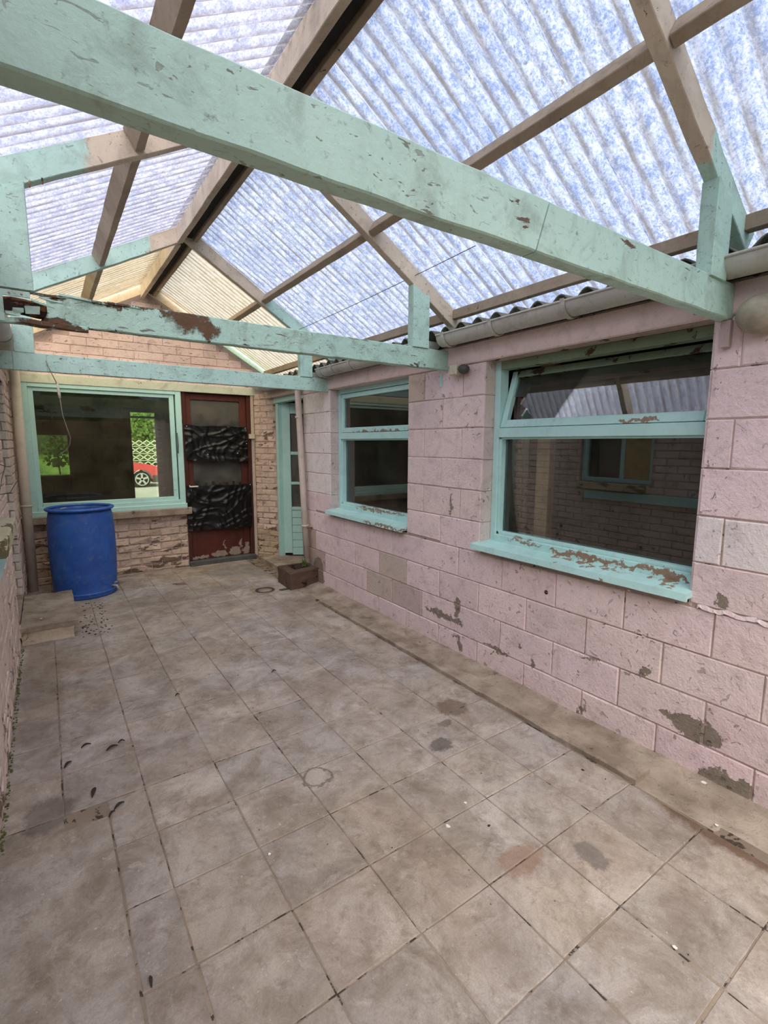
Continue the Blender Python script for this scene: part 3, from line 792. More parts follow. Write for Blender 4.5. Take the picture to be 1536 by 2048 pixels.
# door 2: turquoise, ajar inwards
d2 = empty('door_2', (2.45, 5.85, 0.08), kind='structure')
box('frame', (2.425, 5.86, .05), (2.49, 5.93, 2.02), J, d2)
box('frame', (2.40, 4.92, .05), (2.47, 4.97, 2.02), J, d2)
box('frame', (2.40, 4.92, 2.0), (2.49, 5.93, 2.06), J, d2)
FD2 = Frame((2.475, 5.84, 0), (.82, -.57, 0), (-.57, -.82, 0))
fbox('stile', FD2, 0, .10, .10, 2.0, -.02, .02, J, d2); fbox('stile', FD2, .62, .72, .08, 2.0, -.02, .02, J, d2)
for (a, b) in ((1.87, 2.0), (1.36, 1.40), (.985, 1.02), (.66, .70)): fbox('rail', FD2, .10, .62, a, b, -.02, .018, J, d2)
for k in range(3): fbox('pane', FD2, .10, .62, (.70, 1.02, 1.40)[k], (.985, 1.36, 1.87)[k], -.004, .0, M['obscured'], d2, bev=0)
for k in range(6): fbox('slat', FD2, .10, .62, .075 + k * .0975, .075 + (k + 1) * .0975 - .005, -.012, .012, J, d2)
box('threshold', (2.18, 5.02, -.01), (2.75, 5.93, .06), M['concrete'], d2, bev=.006)
box('lintel', (2.34, 4.95, 2.06), (2.55, 6.2, 2.16), M['lintel'], wr_)
box('end_reveal', (2.335, 4.92, 0), (2.53, 4.935, 2.05), M['lintel'], wr_)

# ------------------------------------------------------------------ ROOF TIMBER: three trusses
def zr(x): return 3.22 - .62 * (x - 1.05)          # top line of right rafters
def zl(x): return 3.205 - .545 * (1.02 - x)
YB = (0.90, 2.60, 4.34)
labels = ['nearest roof truss, its long turquoise tie beam crossing the whole picture',
          'second roof truss, its turquoise tie beam rotten and split at the left end',
          'farthest roof truss, turquoise tie beam just in front of the back wall']
for i, y in enumerate(YB):
    t = empty('roof_truss', (2.33, y + .025, 2.0), labels[i], 'roof truss')
    yc = y + .025
    Mb = M['beam_rot'] if i == 1 else M['beam']
    if i == 0:
        # two lengths scarfed together
        bm = bmesh.new(); add_beam(bm, (-1.5, yc, 2.07), (1.122, yc, 2.07), .05, .135, seg=60, jit=.003, bev=.004)
        for v in bm.verts:
            if v.co.x > 1.1: v.co.x += (v.co.z - 2.07) * .35
        link('tie_beam', bm, Mb, t)
        bm = bmesh.new(); add_beam(bm, (1.127, yc, 2.07), (2.36, yc, 2.07), .05, .135, seg=30, jit=.003, bev=.004)
        for v in bm.verts:
            if v.co.x < 1.14: v.co.x += (v.co.z - 2.07) * .35
        link('tie_beam', bm, Mb, t)
    elif i == 1:
        bm = bmesh.new(); add_beam(bm, (.045, yc, 2.065), (2.36, yc, 2.065), .05, .125, seg=70, jit=.004, bev=.004)
        for v in bm.verts:
            if v.co.x < .5:
                k = (.5 - v.co.x) / .45
                v.co += noise.noise_vector(v.co * 25) * .010 * k
                if v.co.z > 2.1: v.co.z -= .02 * k * abs(noise.noise(v.co * 14)) * 2
                if v.co.x < .1: v.co.x += random.uniform(-.02, .02)
        link('tie_beam', bm, Mb, t)
        beam('rotten_core', (-1.3, yc + .01, 2.055), (.07, yc + .008, 2.06), .028, .06, M['rot'], t, seg=30, jit=.014)
        beam('splintered_edge', (-1.3, yc - .008, 1.99), (.2, yc - .01, 2.0), .04, .022, M['beam_rot'], t, seg=26, jit=.012)
        # paint skin pieces still hanging on
        for (a, b, c, d) in ((-.065, -.03, 2.03, 2.05), (-.02, .03, 2.035, 2.06), (-.09, -.04, 2.018, 2.032)):
            bm = bmesh.new(); add_box(bm, (a, y - .004, c), (b, y + .004, d), jit=.006); link('paint_skin', bm, M['beam'], t)
        # peeled splinters along the top edge
        for (x0, z0, x1, z1) in ((.0, 2.118, .17, 2.125), (.03, 2.11, .11, 2.097), (.10, 2.13, .3, 2.115), (.0, 2.09, .08, 2.075), (.28, 2.125, .42, 2.118)):
            beam('splinter', (x0, y - .006, z0), (x1, y - .001, z1), .008, .010, M['beam_rot'], t, seg=5, jit=.01, bev=.001)
    else:
        beam('tie_beam', (-1.2, yc, 2.065), (2.36, yc, 2.065), .05, .125, Mb, t, seg=50, jit=.003)
        box('beam_splice', (-.135, y - .006, 2.0), (.06, y, 2.128), Mb, t)
    # right rafter and post; lower edge line, depth about 0.1
    rm = rafter_mat('right_%d' % i, (2.02, 5.0, 1.72)[i], 1)
    beam('rafter', (1.04, yc, zr(1.04) - .055), (2.42, yc, zr(2.42) - .055), .05, .098, rm, t, seg=30, jit=.003)
    lm = rafter_mat('left_%d' % i, (.2, .24, .78)[i], -1)
    beam('rafter', (1.03, yc, zl(1.03) - .055), (-.7, yc, zl(-.7) - .055), .05, .105, lm, t, seg=30, jit=.003)
    xa, xb = ((2.085, 2.21), (2.01, 2.145), (2.03, 2.155))[i]
    ztop = (zr((xa + xb) / 2) - .105)
    bm = bmesh.new(); add_beam(bm, ((xa + xb) / 2, yc - .004, 2.128), ((xa + xb) / 2, yc - .004, ztop + .03), xb - xa, .06, up=(0, 1, 0), seg=8, jit=.002)
    for v in bm.verts:
        if v.co.z > ztop: v.co.z = min(v.co.z, zr(v.co.x) - .105)
    link('post', bm, M['beam'], t)
    xa, xb = ((-.2, -.08), (-.13, .012), (-.125, -.005))[i]
    bm = bmesh.new(); add_beam(bm, ((xa + xb) / 2, yc - .004, 2.125), ((xa + xb) / 2, yc - .004, 2.46), xb - xa, .06, up=(0, 1, 0), seg=8, jit=.002)
    for v in bm.verts:
        if v.co.z > 2.44: v.co.z = zl(v.co.x) - .11
    link('post', bm, M['beam'], t)
    if i == 1:
        s = box('strap', (-.13, y - .045, 2.085), (-.002, y - .038, 2.108), M['beam'], t, bev=.001)
        box('strap', (-.13, y - .046, 1.985), (-.092, y - .04, 2.09), M['beam'], t, bev=.001)
        for x in (-.105, -.07, -.03):
            bm = bmesh.new(); bmesh.ops.create_icosphere(bm, subdivisions=1, radius=.005, matrix=Matrix.Translation((x, y - .046, 2.097))); link('bolt', bm, M['metal'], t)
        for x in (.03, .075): tube('nail', [(x, y, zl(x) - .11), (x, y, zl(x) - .135)], .003, M['rot'], t, n=5)
    if i == 0:
        box('strap', (2.30, y - .004, 1.895), (2.326, y + .03, 2.0), M['metal'], t, bev=.001)

# ------------------------------------------------------------------ CEILING: sheets, purlins, ridge
ceil = empty('ceiling', (1, 2.5, 3.2), kind='structure')
spans = [(-1.2, .895), (.955, 2.595), (2.655, 4.335), (4.395, 6.18)]
for (a, b) in spans:
    s = Vector((-.545, 0, 0))
    beam('purlin', (1.71, a, zr(1.71) - .045), (1.71, b, zr(1.71) - .045), .045, .08, M['bare_dark'], ceil, up=(.53, 0, .85), seg=16, jit=.003)
    beam('purlin', (.43, a, zl(.43) - .045), (.43, b, zl(.43) - .045), .045, .095, M['bare_dark'], ceil, up=(-.48, 0, .88), seg=16, jit=.003)
    beam('ridge_board', (1.01, a, 3.14), (1.01, b, 3.14), .04, .13, M['bare'], ceil, seg=16, jit=.003)
    beam('ridge_gap_shade', (1.07, a, 3.18), (1.07, b, 3.18), .07, .10, M['ridge_dark'], ceil)  # dark board added as the black shade between the two ridge boards
    beam('ridge_board', (1.13, a, 3.16), (1.13, b, 3.16), .035, .10, M['bare_dark'], ceil, seg=16, jit=.003)
beam('eaves_purlin', (2.375, -1.2, 2.375), (2.375, 6.1, 2.375), .045, .062, M['bare_dark'], ceil, seg=50, jit=.003)
beam('eaves_purlin', (-.42, -1.2, 2.40), (-.42, 6.1, 2.40), .05, .062, M['bare_dark'], ceil, seg=50, jit=.003)
bm = bmesh.new()
pr = [(.982, 3.235), (1.0, 3.245), (1.06, 3.262), (1.12, 3.25), (1.2, 3.205), (1.2, 3.217), (1.12, 3.262), (1.06, 3.275), (1.0, 3.257), (.982, 3.247)]
for y in (-1.2, 6.25):
    for x, z in pr: bm.verts.new((x, y, z))
bm.verts.ensure_lookup_table(); n = len(pr)
for k in range(n): bm.faces.new((bm.verts[k], bm.verts[(k + 1) % n], bm.verts[n + (k + 1) % n], bm.verts[n + k]))
link('ridge_cap', bm, M['ridge_dark'], ceil)
PITCH = .075
def corr(name, xs, zf, y0, y1, mat, amp=.0105, pitch=PITCH, lift=0.0, parent=ceil, per=10, ragged=0.0):
    bm = bmesh.new(); ny = int((y1 - y0) / pitch * per); prev = None
    for i in range(ny + 1):
        y = y0 + (y1 - y0) * i / ny
        w = amp * math.sin(2 * PI * y / pitch)
        col = []
        for k, x in enumerate(xs):
            xx = x + (ragged * noise.noise(Vector((y * 6, k, 0))) if k in (0, len(xs) - 1) else 0)
            col.append(bm.verts.new((xx, y, zf(x) + w + lift + .004 * noise.noise(Vector((x * 2, y * 1.5, 3))))))
        if prev:
            for k in range(len(xs) - 1): bm.faces.new((prev[k], col[k], col[k + 1], prev[k + 1]))
        prev = col
    return link(name, bm, mat, parent, smooth=True, recalc=False)
w_ = .825
for k in range(9):
    a = -1.2 + k * w_; b = min(a + w_ + .003, 6.10)
    if b - a < .1: continue
    far = a > 4.2
    xs = [1.10 + (2.72 - 1.10) * q / 12 for q in range(13)]
    corr('corrugated_sheet', xs, lambda x: zr(x) + .013, a, b if k != 6 else 4.42 if False else b, M['sheet_yellow'] if k >= 7 or (far and a > 4.4) else M['sheet'], lift=.0035 * (k % 2))
    xs = [1.005 - (1.005 + .62) * q / 12 for q in range(13)]
    corr('corrugated_sheet', xs, lambda x: zl(x) + .013, a, b, M['sheet_yellow'] if k >= 7 or (far and a > 4.4) else M['sheet_left'], lift=.0035 * (k % 2))

# ------------------------------------------------------------------ neighbouring cement roofs, gutters
r2 = empty('roof_right', (2.5, 2, 2.25), kind='structure')
for k in range(7):
    a = -1.3 + k * 1.06
    o = corr('cement_sheet', [2.215 + .16 * q for q in range(10)], lambda x: 2.226 + .03 * (x - 2.13), a, a + 1.1, M['asbestos'], amp=.024, pitch=.146, parent=r2, per=12, lift=.004 * (k % 2))
    md = o.modifiers.new('thick', 'SOLIDIFY'); md.thickness = .007
r3 = empty('roof_left', (-.5, 2, 2.35), kind='structure')
for k in range(7):
    a = -1.3 + k * 1.06
    o = corr('cement_sheet', [-.16 - .18 * q for q in range(10)], lambda x: 2.33 + .10 * (-.16 - x), a, a + 1.1, M['asbestos'], amp=.026, pitch=.146, parent=r3, per=12)
    md = o.modifiers.new('thick', 'SOLIDIFY'); md.thickness = .007
def gutter(name, cx, y0, y1, z, r, brackets, label):
    bm = bmesh.new(); N = 14; prev = None
    prof = [(r * math.cos(PI + PI * q / N), r * math.sin(PI + PI * q / N)) for q in range(N + 1)]
    prof = [(-r - .006, .0), (-r - .006, .010), (-r, .010)] + prof + [(r, .01)] + [((r - .004) * math.cos(2*PI - PI * q / N), (r - .004) * math.sin(2*PI - PI * q / N)) for q in range(N + 1)]
    rings = []
    for y in (y0, y1):
        rings.append([bm.verts.new((cx + a, y, z + b)) for a, b in prof])
    for k in range(len(prof)): bm.faces.new((rings[0][k], rings[0][(k+1) % len(prof)], rings[1][(k+1) % len(prof)], rings[1][k]))
    o = link(name, bm, M['gutter'], None, smooth=False)
    for p in o.data.polygons: p.use_smooth = True
    for ends, ye in ((0, y0), (1, y1)):
        bm = bmesh.new()
        vs = [bm.verts.new((cx + r * math.cos(PI + PI * q / N), ye, z + r * math.sin(PI + PI * q / N))) for q in range(N + 1)]
        vs2 = [bm.verts.new((v.co.x, ye + (.004 if ends == 0 else -.004), v.co.z)) for v in vs]
        bm.faces.new(vs); bm.faces.new(vs2[::-1])
        for q in range(N + 1): bm.faces.new((vs[q], vs[(q+1) % (N+1)], vs2[(q+1) % (N+1)], vs2[q]))
        link('end_cap', bm, M['gutter'], o)
    for yb in brackets:
        bm = bmesh.new()
        pts = [(cx + (r + .004) * math.cos(PI + PI * q / N), z + (r + .004) * math.sin(PI + PI * q / N)) for q in range(N + 1)]
        pts = [(cx - r - .010, z + .014)] + pts
        a = [bm.verts.new((x, yb - .012, zz)) for x, zz in pts]; b = [bm.verts.new((x, yb + .012, zz)) for x, zz in pts]
        a2 = [bm.verts.new((cx + (x - cx) * 1.06, yb - .012, z + (zz - z) * 1.06)) for x, zz in pts]; b2 = [bm.verts.new((cx + (x - cx) * 1.06, yb + .012, z + (zz - z) * 1.06)) for x, zz in pts]
        for q in range(len(pts) - 1):
            bm.faces.new((a2[q], a2[q+1], b2[q+1], b2[q])); bm.faces.new((a[q], a[q+1], a2[q+1], a2[q])); bm.faces.new((b[q], b2[q], b2[q+1], b[q+1]))
        link('bracket', bm, M['gutter'], o)
    return tag(o, label, 'gutter')
gutter('gutter', 2.245, -1.2, 2.57, 2.205, .064, (.7, 1.18, 1.6, 2.09, 2.5), 'grey half-round gutter above the large open window')
gutter('gutter', 2.245, 2.67, 4.33, 2.195, .064, (2.8, 3.71, 4.02, 4.25), 'grey half-round gutter above the smaller right-hand window')
gutter('gutter', 2.245, 4.41, 5.95, 2.185, .064, (4.7, 5.8), 'short grey gutter at far right corner above the turquoise door')
gutter('gutter', -.183, 2.7, 5.9, 2.235, .062, (4.3, 5.2), 'grey half-round gutter at far left above the downpipe')
# downpipes
p = empty('downpipe', (2.27, 4.83, .2), 'pinkish grey downpipe right of turquoise door, emptying into stone trough', 'downpipe')
tube('pipe', [(2.27, 4.93, 2.108), (2.27, 4.92, 2.05), (2.268, 4.83, 1.0), (2.265, 4.76, .27)], .033, M['pipe'], p, n=16)
for (y, z) in ((4.905, 1.78), (4.79, .62)):
    tube('pipe_clip', [(2.268, y, z - .012), (2.268, y, z + .012)], .039, M['pipe'], p, n=16)
tube('clip_pin', [(2.24, 4.78, .60), (2.33, 4.74, .60)], .008, M['rot'], p, n=6)
p = empty('downpipe', (-.19, 6.0, 0), 'cream downpipe at left standing beside the blue barrel', 'downpipe')
tube('pipe', [(-.185, 6.0, 2.2), (-.188, 6.0, 1.1), (-.195, 5.98, .0)], .042, M['pipe_left'], p, n=18)
tube('pipe_clip', [(-.19, 6.0, .86), (-.19, 6.0, .885)], .048, M['pipe_left'], p, n=18)

# ------------------------------------------------------------------ OBJECTS
# blue barrel
bx, by = .245, 5.63
b = empty('plastic_barrel', (bx, by, 0), 'open blue plastic barrel standing under the back window', 'barrel')
R = .288; H = .885
prof = [(0.0, .012), (R * .9, .012), (R * .93, .0), (R * .965, .012), (R * .965, .045), (R * .955, .06), (R * .965, .11), (R * .985, .25), (R, .42), (R * 1.0, .52), (R * .99, .66), (R * .965, .78), (R * .935, .825), (R * .925, H - .045)]
lathe('body', (bx, by, 0), prof + [(R * .925, H - .045), (R * .925, H - .012), (R * .90, H - .012), (R * .90, .82), (R * .94, .66), (R * .95, .4), (R * .93, .1), (0, .05)], M['barrel'], b, n=64)
rim = []
for k in range(13):
    a = PI * 2 * k / 12
    rim.append((R * .955 + .012 * math.cos(a) * 1.7, H - .018 + .015 * math.sin(a)))
lathe('rim', (bx, by, 0), rim, M['barrel'], b, n=64)
bm = bmesh.new(); rr = [(R * .962, .035), (R * .985, .04), (R * .985, .055), (R * .962, .06)]
add_lathe(bm, (bx, by, 0), rr, 64); link('foot_ring', bm, M['barrel'], b, smooth=True)
ta = math.radians(-38); dv = Vector((math.cos(ta), math.sin(ta), 0))
c0 = Vector((bx, by, .085)) + dv * R * .94
tube('tap', [c0, c0 + dv * .05, c0 + dv * .06 + Vector((0, 0, -.035))], .011, M['cream'], b, n=8)
tube('tap_handle', [c0 + dv * .03 + Vector((-.0, 0, .012)), c0 + dv * .03 + Vector((0, 0, .035)), c0 + dv * .055 + Vector((0, 0, .04))], .006, M['cream'], b, n=6)
lv = []
tag(beam('dry_twig', (bx - .16, by - .19, H + .004), (bx - .12, by - .21, H + .012), .012, .012, M['cream'], None), 'small pale twig resting on rim of the blue barrel', 'twig')

# doorstep at left
s = empty('doorstep', (-.07, 4.85, 0), 'worn concrete doorstep at foot of left wall before the barrel', 'step')
bm = bmesh.new()
NX, NY = 10, 24
def rough_block(bm, a, b, nx, ny, nz, amp, fr=14):
    import itertools
    vs = {}
    for i in range(nx + 1):
        for j in range(ny + 1):
            for k in range(nz + 1):
                if i in (0, nx) or j in (0, ny) or k in (0, nz):
                    q = Vector((a[0] + (b[0] - a[0]) * i / nx, a[1] + (b[1] - a[1]) * j / ny, a[2] + (b[2] - a[2]) * k / nz))
                    d = noise.noise_vector(q * fr) * amp
                    if k == 0: d.z = 0
                    vs[i, j, k] = bm.verts.new(q + d)
    for i in range(nx):
        for j in range(ny):
            for k in (0, nz): bm.faces.new((vs[i, j, k], vs[i+1, j, k], vs[i+1, j+1, k], vs[i, j+1, k]))
    for i in range(nx):
        for k in range(nz):
            for j in (0, ny): bm.faces.new((vs[i, j, k], vs[i+1, j, k], vs[i+1, j, k+1], vs[i, j, k+1]))
    for j in range(ny):
        for k in range(nz):
            for i in (0, nx): bm.faces.new((vs[i, j, k], vs[i, j+1, k], vs[i, j+1, k+1], vs[i, j, k+1]))
rough_block(bm, (-.245, 4.37, 0), (.085, 5.27, .105), 10, 24, 4, .014, 18)
link('riser', bm, M['step_side'], s)
bm = bmesh.new(); rough_block(bm, (-.245, 4.34, .108), (.115, 5.29, .142), 10, 24, 1, .005, 12)
link('tread', bm, M['concrete'], s)

# stone trough
t = empty('stone_trough', (2.16, 4.72, 0), 'stained brown stone trough under the right downpipe', 'trough')
bm = bmesh.new()
x0, x1, y0, y1, h = 1.985, 2.335, 4.54, 4.93, .185
o4 = [(x0, y0 + .02), (x1, y0 + .08), (x1, y1), (x0 + .01, y1)]
i4 = [(x0 + .10, y0 + .14), (x1 - .04, y0 + .17), (x1 - .04, y1 - .04), (x0 + .10, y1 - .05)]
def ringv(pts, z, j=.004): return [bm.verts.new((x + random.uniform(-j, j), y + random.uniform(-j, j), z + random.uniform(-j, j) * (z > 0))) for x, y in pts]
A = ringv(o4, 0); B = ringv(o4, h - .015); ctr = Vector((2.16, 4.74))
B2 = ringv([((x - ctr.x) * .95 + ctr.x, (y - ctr.y) * .95 + ctr.y) for x, y in o4], h); D_ = ringv(i4, h - .004); E_ = ringv(i4, .05)
for (P, Q) in ((A, B), (B, B2), (B2, D_), (D_, E_)):
    for k in range(4): bm.faces.new((P[k], P[(k+1) % 4], Q[(k+1) % 4], Q[k]))
bm.faces.new(E_); bm.faces.new(A[::-1])
bmesh.ops.subdivide_edges(bm, edges=bm.edges[:], cuts=3, use_grid_fill=True)
for v in bm.verts:
    if v.co.z > .01: v.co += noise.noise_vector(v.co * 16) * .008
link('basin', bm, M['stone'], t)
bm = bmesh.new()
for k in range(9):
    a = random.uniform(0, 6.28); L = random.uniform(.05, .12)
    base = Vector((2.25 + random.uniform(-.02, .02), 4.80, .17)); tip = base + Vector((math.cos(a) * .03, math.sin(a) * .03, L)); w = .006
    v = [bm.verts.new(base + Vector((-w, 0, 0))), bm.verts.new(base + Vector((w, 0, 0))), bm.verts.new(tip)]
    bm.faces.new(v)
    v = [bm.verts.new(base + Vector((0, -w, 0))), bm.verts.new(base + Vector((0, w, 0))), bm.verts.new(tip)]
    bm.faces.new(v)
tag(link('weed', bm, M['leaf'], None), 'small green weed growing at foot of the right downpipe', 'plant')

# drain cover and its channel
dr = empty('drain_cover', (1.76, 4.70, 0), 'round drain grate in a square concrete surround by the trough', 'drain cover')
bm = bmesh.new(); add_box(bm, (1.635, 4.58, -.01), (1.885, 4.82, .006), .003); link('surround', bm, M['concrete'], dr)
lathe('grate_rim', (1.76, 4.70, 0), [(.085, .004), (.085, .012), (.097, .012), (.097, .004)], M['grey_dark'], dr, n=28)
lathe('grate', (1.76, 4.70, 0), [(.001, .008), (.07, .008), (.07, .004)], M['concrete'], dr, n=28)
for k in range(16):
    a = k * PI / 8
    beam('grate_bar', (1.76 + .07 * math.cos(a), 4.7 + .07 * math.sin(a), .009), (1.76 + .087 * math.cos(a), 4.7 + .087 * math.sin(a), .009), .012, .006, M['grey_dark'], dr, bev=.001)
tag(box('drain_channel', (1.89, 4.60, -.004), (1.99, 4.66, .0045), M['grey_dark'], None), 'dark narrow channel between drain grate and stone trough', 'drain channel')

# fittings on the right wall
j = empty('junction_box', (2.30, 2.45, 2.0), 'cream square junction box high between the two right windows', 'junction box')
box('body', (2.262, 2.455, 1.955), (2.33, 2.525, 2.02), M['cream'], j, bev=.006)
bm = bmesh.new(); bmesh.ops.create_icosphere(bm, subdivisions=2, radius=.032, matrix=Matrix.Translation((2.285, 2.405, 1.985)) @ Matrix.Diagonal((1.0, 1.4, 1, 1)))
for v in bm.verts: v.co += noise.noise_vector(v.co * 40) * .006
link('sensor', bm, M['grey_dark'], j, smooth=True)
wfit = empty('wall_fitting', (2.33, .80, 2.0), 'rounded grey-beige fitting at right edge by the beam end', 'wall light')  # rounded domed fitting on the right wall
bm = bmesh.new()
T = Matrix.Translation((2.315, .79, 2.0)) @ Matrix.Rotation(-PI / 2, 4, 'Y')
rings = []
for (r, z) in ((.085, 0), (.088, .02), (.082, .045), (.066, .07), (.04, .085), (.001, .09)):
    rings.append([bm.verts.new(T @ Vector((r * math.cos(2*PI*k/24) * .85, r * math.sin(2*PI*k/24), z))) for k in range(24)])
for a, c in zip(rings, rings[1:]):
    for k in range(24): bm.faces.new((a[k], a[(k+1) % 24], c[(k+1) % 24], c[k]))
bm.faces.new(rings[0][::-1])
link('fitting_body', bm, simple('dusty_plastic', (186, 178, 158), .5), wfit, smooth=True)
tag(box('paint_patch', (2.326, 2.665, 1.90), (2.332, 2.69, 1.985), M['joinery'], wr_, bev=0))
bm = bmesh.new(); bmesh.ops.create_icosphere(bm, subdivisions=2, radius=.014, matrix=Matrix.Translation((2.33, 1.72, .655)) @ Matrix.Diagonal((.4, 1, 1, 1)))
tag(link('snail', bm, M['rot'], None, smooth=True), 'small brown snail stuck on pink wall below the large window', 'snail')

# wires and cable
def sag(a, b, n=16, s=.05):
    a, b = Vector(a), Vector(b)
    return [a.lerp(b, i / n) - Vector((0, 0, s * 4 * (i / n) * (1 - i / n))) for i in range(n + 1)]
tag(tube('overhead_wire', sag((2.01, 4.34, 2.54), (2.03, 2.07, 2.58), s=.01), .0022, M['wire'], None, n=5), 'thin dark wire strung slantwise beneath the right roof slope', 'wire')
c = empty('hanging_cable', (.11, 4.33, 1.8), 'thin grey cable with connector hanging before the back window', 'cable')
tube('cable', [(.055, 4.33, 2.08), (.08, 4.33, 2.0), (.11, 4.33, 1.92)], .003, M['cable'], c, n=6)
tube('connector', [(.112, 4.33, 1.925), (.118, 4.33, 1.85), (.12, 4.33, 1.82)], [.006, .010, .007], M['cream'], c, n=8)
tube('cable', [(.12, 4.33, 1.82), (.128, 4.33, 1.70), (.15, 4.33, 1.6), (.165, 4.33, 1.54), (.158, 4.33, 1.49), (.14, 4.33, 1.455), (.1, 4.33, 1.42), (.085, 4.33, 1.41)], .0028, M['cable'], c, n=6)
tag(tube('loose_wire', [(-.235, 3.6, 1.38), (-.20, 3.7, 1.36), (-.21, 3.5, 1.30), (-.22, 3.35, 1.22), (-.19, 3.7, 1.20), (-.17, 4.2, 1.24)], .0025, M['wire'], None, n=5), 'thin loose wire looping off the left brick wall', 'wire')

# litter on the floor
def leaf(x, y, L, a, label):
    bm = bmesh.new()
    v = []
    for k in range(6):
        t = k / 5; w = .13 * L * math.sin(PI * (t * .9 + .05)); z = .004 + .010 * math.sin(PI * t)
        for s_ in (-1, 1): v.append(bm.verts.new((x + math.cos(a) * (t - .5) * L - math.sin(a) * w * s_, y + math.sin(a) * (t - .5) * L + math.cos(a) * w * s_, z + (.004 if s_ > 0 else 0))))
    for k in range(5): bm.faces.new((v[2*k], v[2*k+1], v[2*k+3], v[2*k+2]))
    o = link('dry_leaf', bm, M['black_leaf'], None)
    md = o.modifiers.new('thick', 'SOLIDIFY'); md.thickness = .0012
    tag(o, label, 'leaf', group='dark dry leaves on the tiles')
leaf(-.02, 2.57, .05, .9, 'dark curled leaf nearest the left wall, upper of the scatter')
leaf(.06, 2.69, .045, .3, 'dark oval leaf highest in the left scatter of leaves')
leaf(.165, 2.60, .055, .35, 'dark slender leaf right of the oval one in left scatter')
leaf(.21, 2.63, .03, .1, 'tiny dark leaf at the right end of the upper scatter')
leaf(.065, 2.29, .065, 1.3, 'upright-lying dark leaf alone in middle of left scatter')
leaf(.145, 2.14, .05, .6, 'dark leaf at the tip of the large slab corner')
leaf(.115, 2.105, .035, .8, 'short dark leaf touching the large slab corner')
leaf(.135, 1.335, .035, 1.5, 'small dark leaf alone on near tiles at bottom left')
leaf(.545, 2.96, .03, .4, 'small dark crumpled leaf alone on mid-floor tiles')
leaf(1.14, 2.93, .035, .2, 'small dark leaf right of centre on far tiles')
def chip(x, y, r, label, mat='white', name='paint_chip', cat='paint chip', group='white paint chips on the floor', z=.001):
    bm = bmesh.new(); n = 6; a0 = random.uniform(0, 6)
    t = [bm.verts.new((x + r * random.uniform(.5, 1.1) * math.cos(a0 + k * PI / 3), y + r * random.uniform(.5, 1.1) * math.sin(a0 + k * PI / 3), z + random.uniform(.001, .004))) for k in range(n)]
    q = [bm.verts.new((v.co.x, v.co.y, v.co.z + .0015)) for v in t]
    bm.faces.new(t[::-1]); bm.faces.new(q)
    for k in range(n): bm.faces.new((t[k], t[(k+1) % n], q[(k+1) % n], q[k]))
    tag(link(name, bm, M[mat], None), label, cat, group=group)
chip(1.205, 1.29, .012, 'largest white paint chip near the middle of the floor')
chip(1.35, 1.345, .008, 'grey-white paint chip just beyond the largest floor chip')
chip(2.255, .81, .014, 'white paint chip lying on the fillet by right wall', z=.045)
chip(1.45, .55, .010, 'white paint chip on the near tiles at lower right')
chip(2.09, .69, .008, 'white paint chip on brown stain at lower right edge', z=.003)
chip(1.34, 1.2, .008, 'small brown husk on the tiles right of centre', mat='black_leaf', name='husk', cat='husk', group='brown husks')
chip(1.95, 1.19, .008, 'small brown husk near the broken edging strip', mat='black_leaf', name='husk', cat='husk', group='brown husks')
chip(.57, 1.56, .007, 'pale paint chip on dark tiles left of the pot ring')
chip(-.12, 4.5, .012, 'white paint chip on top of the left doorstep', z=.145)
bm = bmesh.new()
for k in range(260):
    x, y = random.uniform(.4, 2.0), random.uniform(.5, 6.0)
    r = random.uniform(.0012, .0035)
    bmesh.ops.create_icosphere(bm, subdivisions=1, radius=r, matrix=Matrix.Translation((x, y, r * .6)))
tag(link('grit', bm, M['joint'], None), 'fine dark grit scattered over the floor tiles', 'grit', kind='stuff')
bm = bmesh.new()
for k in range(70):
    x, y = random.uniform(.14, .35), random.uniform(4.3, 5.25)
    r = random.uniform(.003, .008)
    bmesh.ops.create_icosphere(bm, subdivisions=1, radius=r, matrix=Matrix.Translation((x, y, r * .5)) @ Matrix.Diagonal((1.4, 1, .6, 1)))
tag(link('leaf_crumbs', bm, M['black_leaf'], None), 'dark crumbs of leaf around doorstep and barrel', 'debris', kind='stuff')

# ------------------------------------------------------------------ ROOMS behind the windows
def shell(name, a, b, mat):
    return tag(box(name, a, b, mat, None, bev=0), kind='structure')
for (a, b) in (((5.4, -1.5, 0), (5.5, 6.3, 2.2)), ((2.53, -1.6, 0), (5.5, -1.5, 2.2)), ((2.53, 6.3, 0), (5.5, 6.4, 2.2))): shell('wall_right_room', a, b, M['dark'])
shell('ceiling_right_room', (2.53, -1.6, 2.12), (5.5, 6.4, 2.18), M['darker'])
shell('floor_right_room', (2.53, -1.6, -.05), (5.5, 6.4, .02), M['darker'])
tag(box('timber_post', (2.63, 1.97, .02), (2.69, 2.07, 2.12), M['post_in'], None), 'cream flaking timber post seen through the large window', 'post')
bm = bmesh.new(); prev = None
for k in range(30):
    y = 2.165 + .13 * k / 29; x = 2.66 + .018 * math.sin(k * 1.1)
    cur = (bm.verts.new((x, y, .8)), bm.verts.new((x + .004, y, 2.1)))
    if prev: bm.faces.new((prev[0], cur[0], cur[1], prev[1]))
    prev = cur
o = link('curtain', bm, M['curtain'], None, smooth=True); md = o.modifiers.new('t', 'SOLIDIFY'); md.thickness = .002
tag(o, 'faded floral curtain hanging at left inside the large window', 'curtain')
tag(box('stand_in_shelf', (3.2, 3.6, .80), (3.6, 6.0, .86), M['joinery'], None), 'added turquoise shelf standing in for rails that show in the smaller right window', 'shelf')  # shelf added to stand in for turquoise rails showing in the glass
shell('wall_right_partition', (3.2, 3.6, .02), (3.6, 6.0, .77), M['dark'])

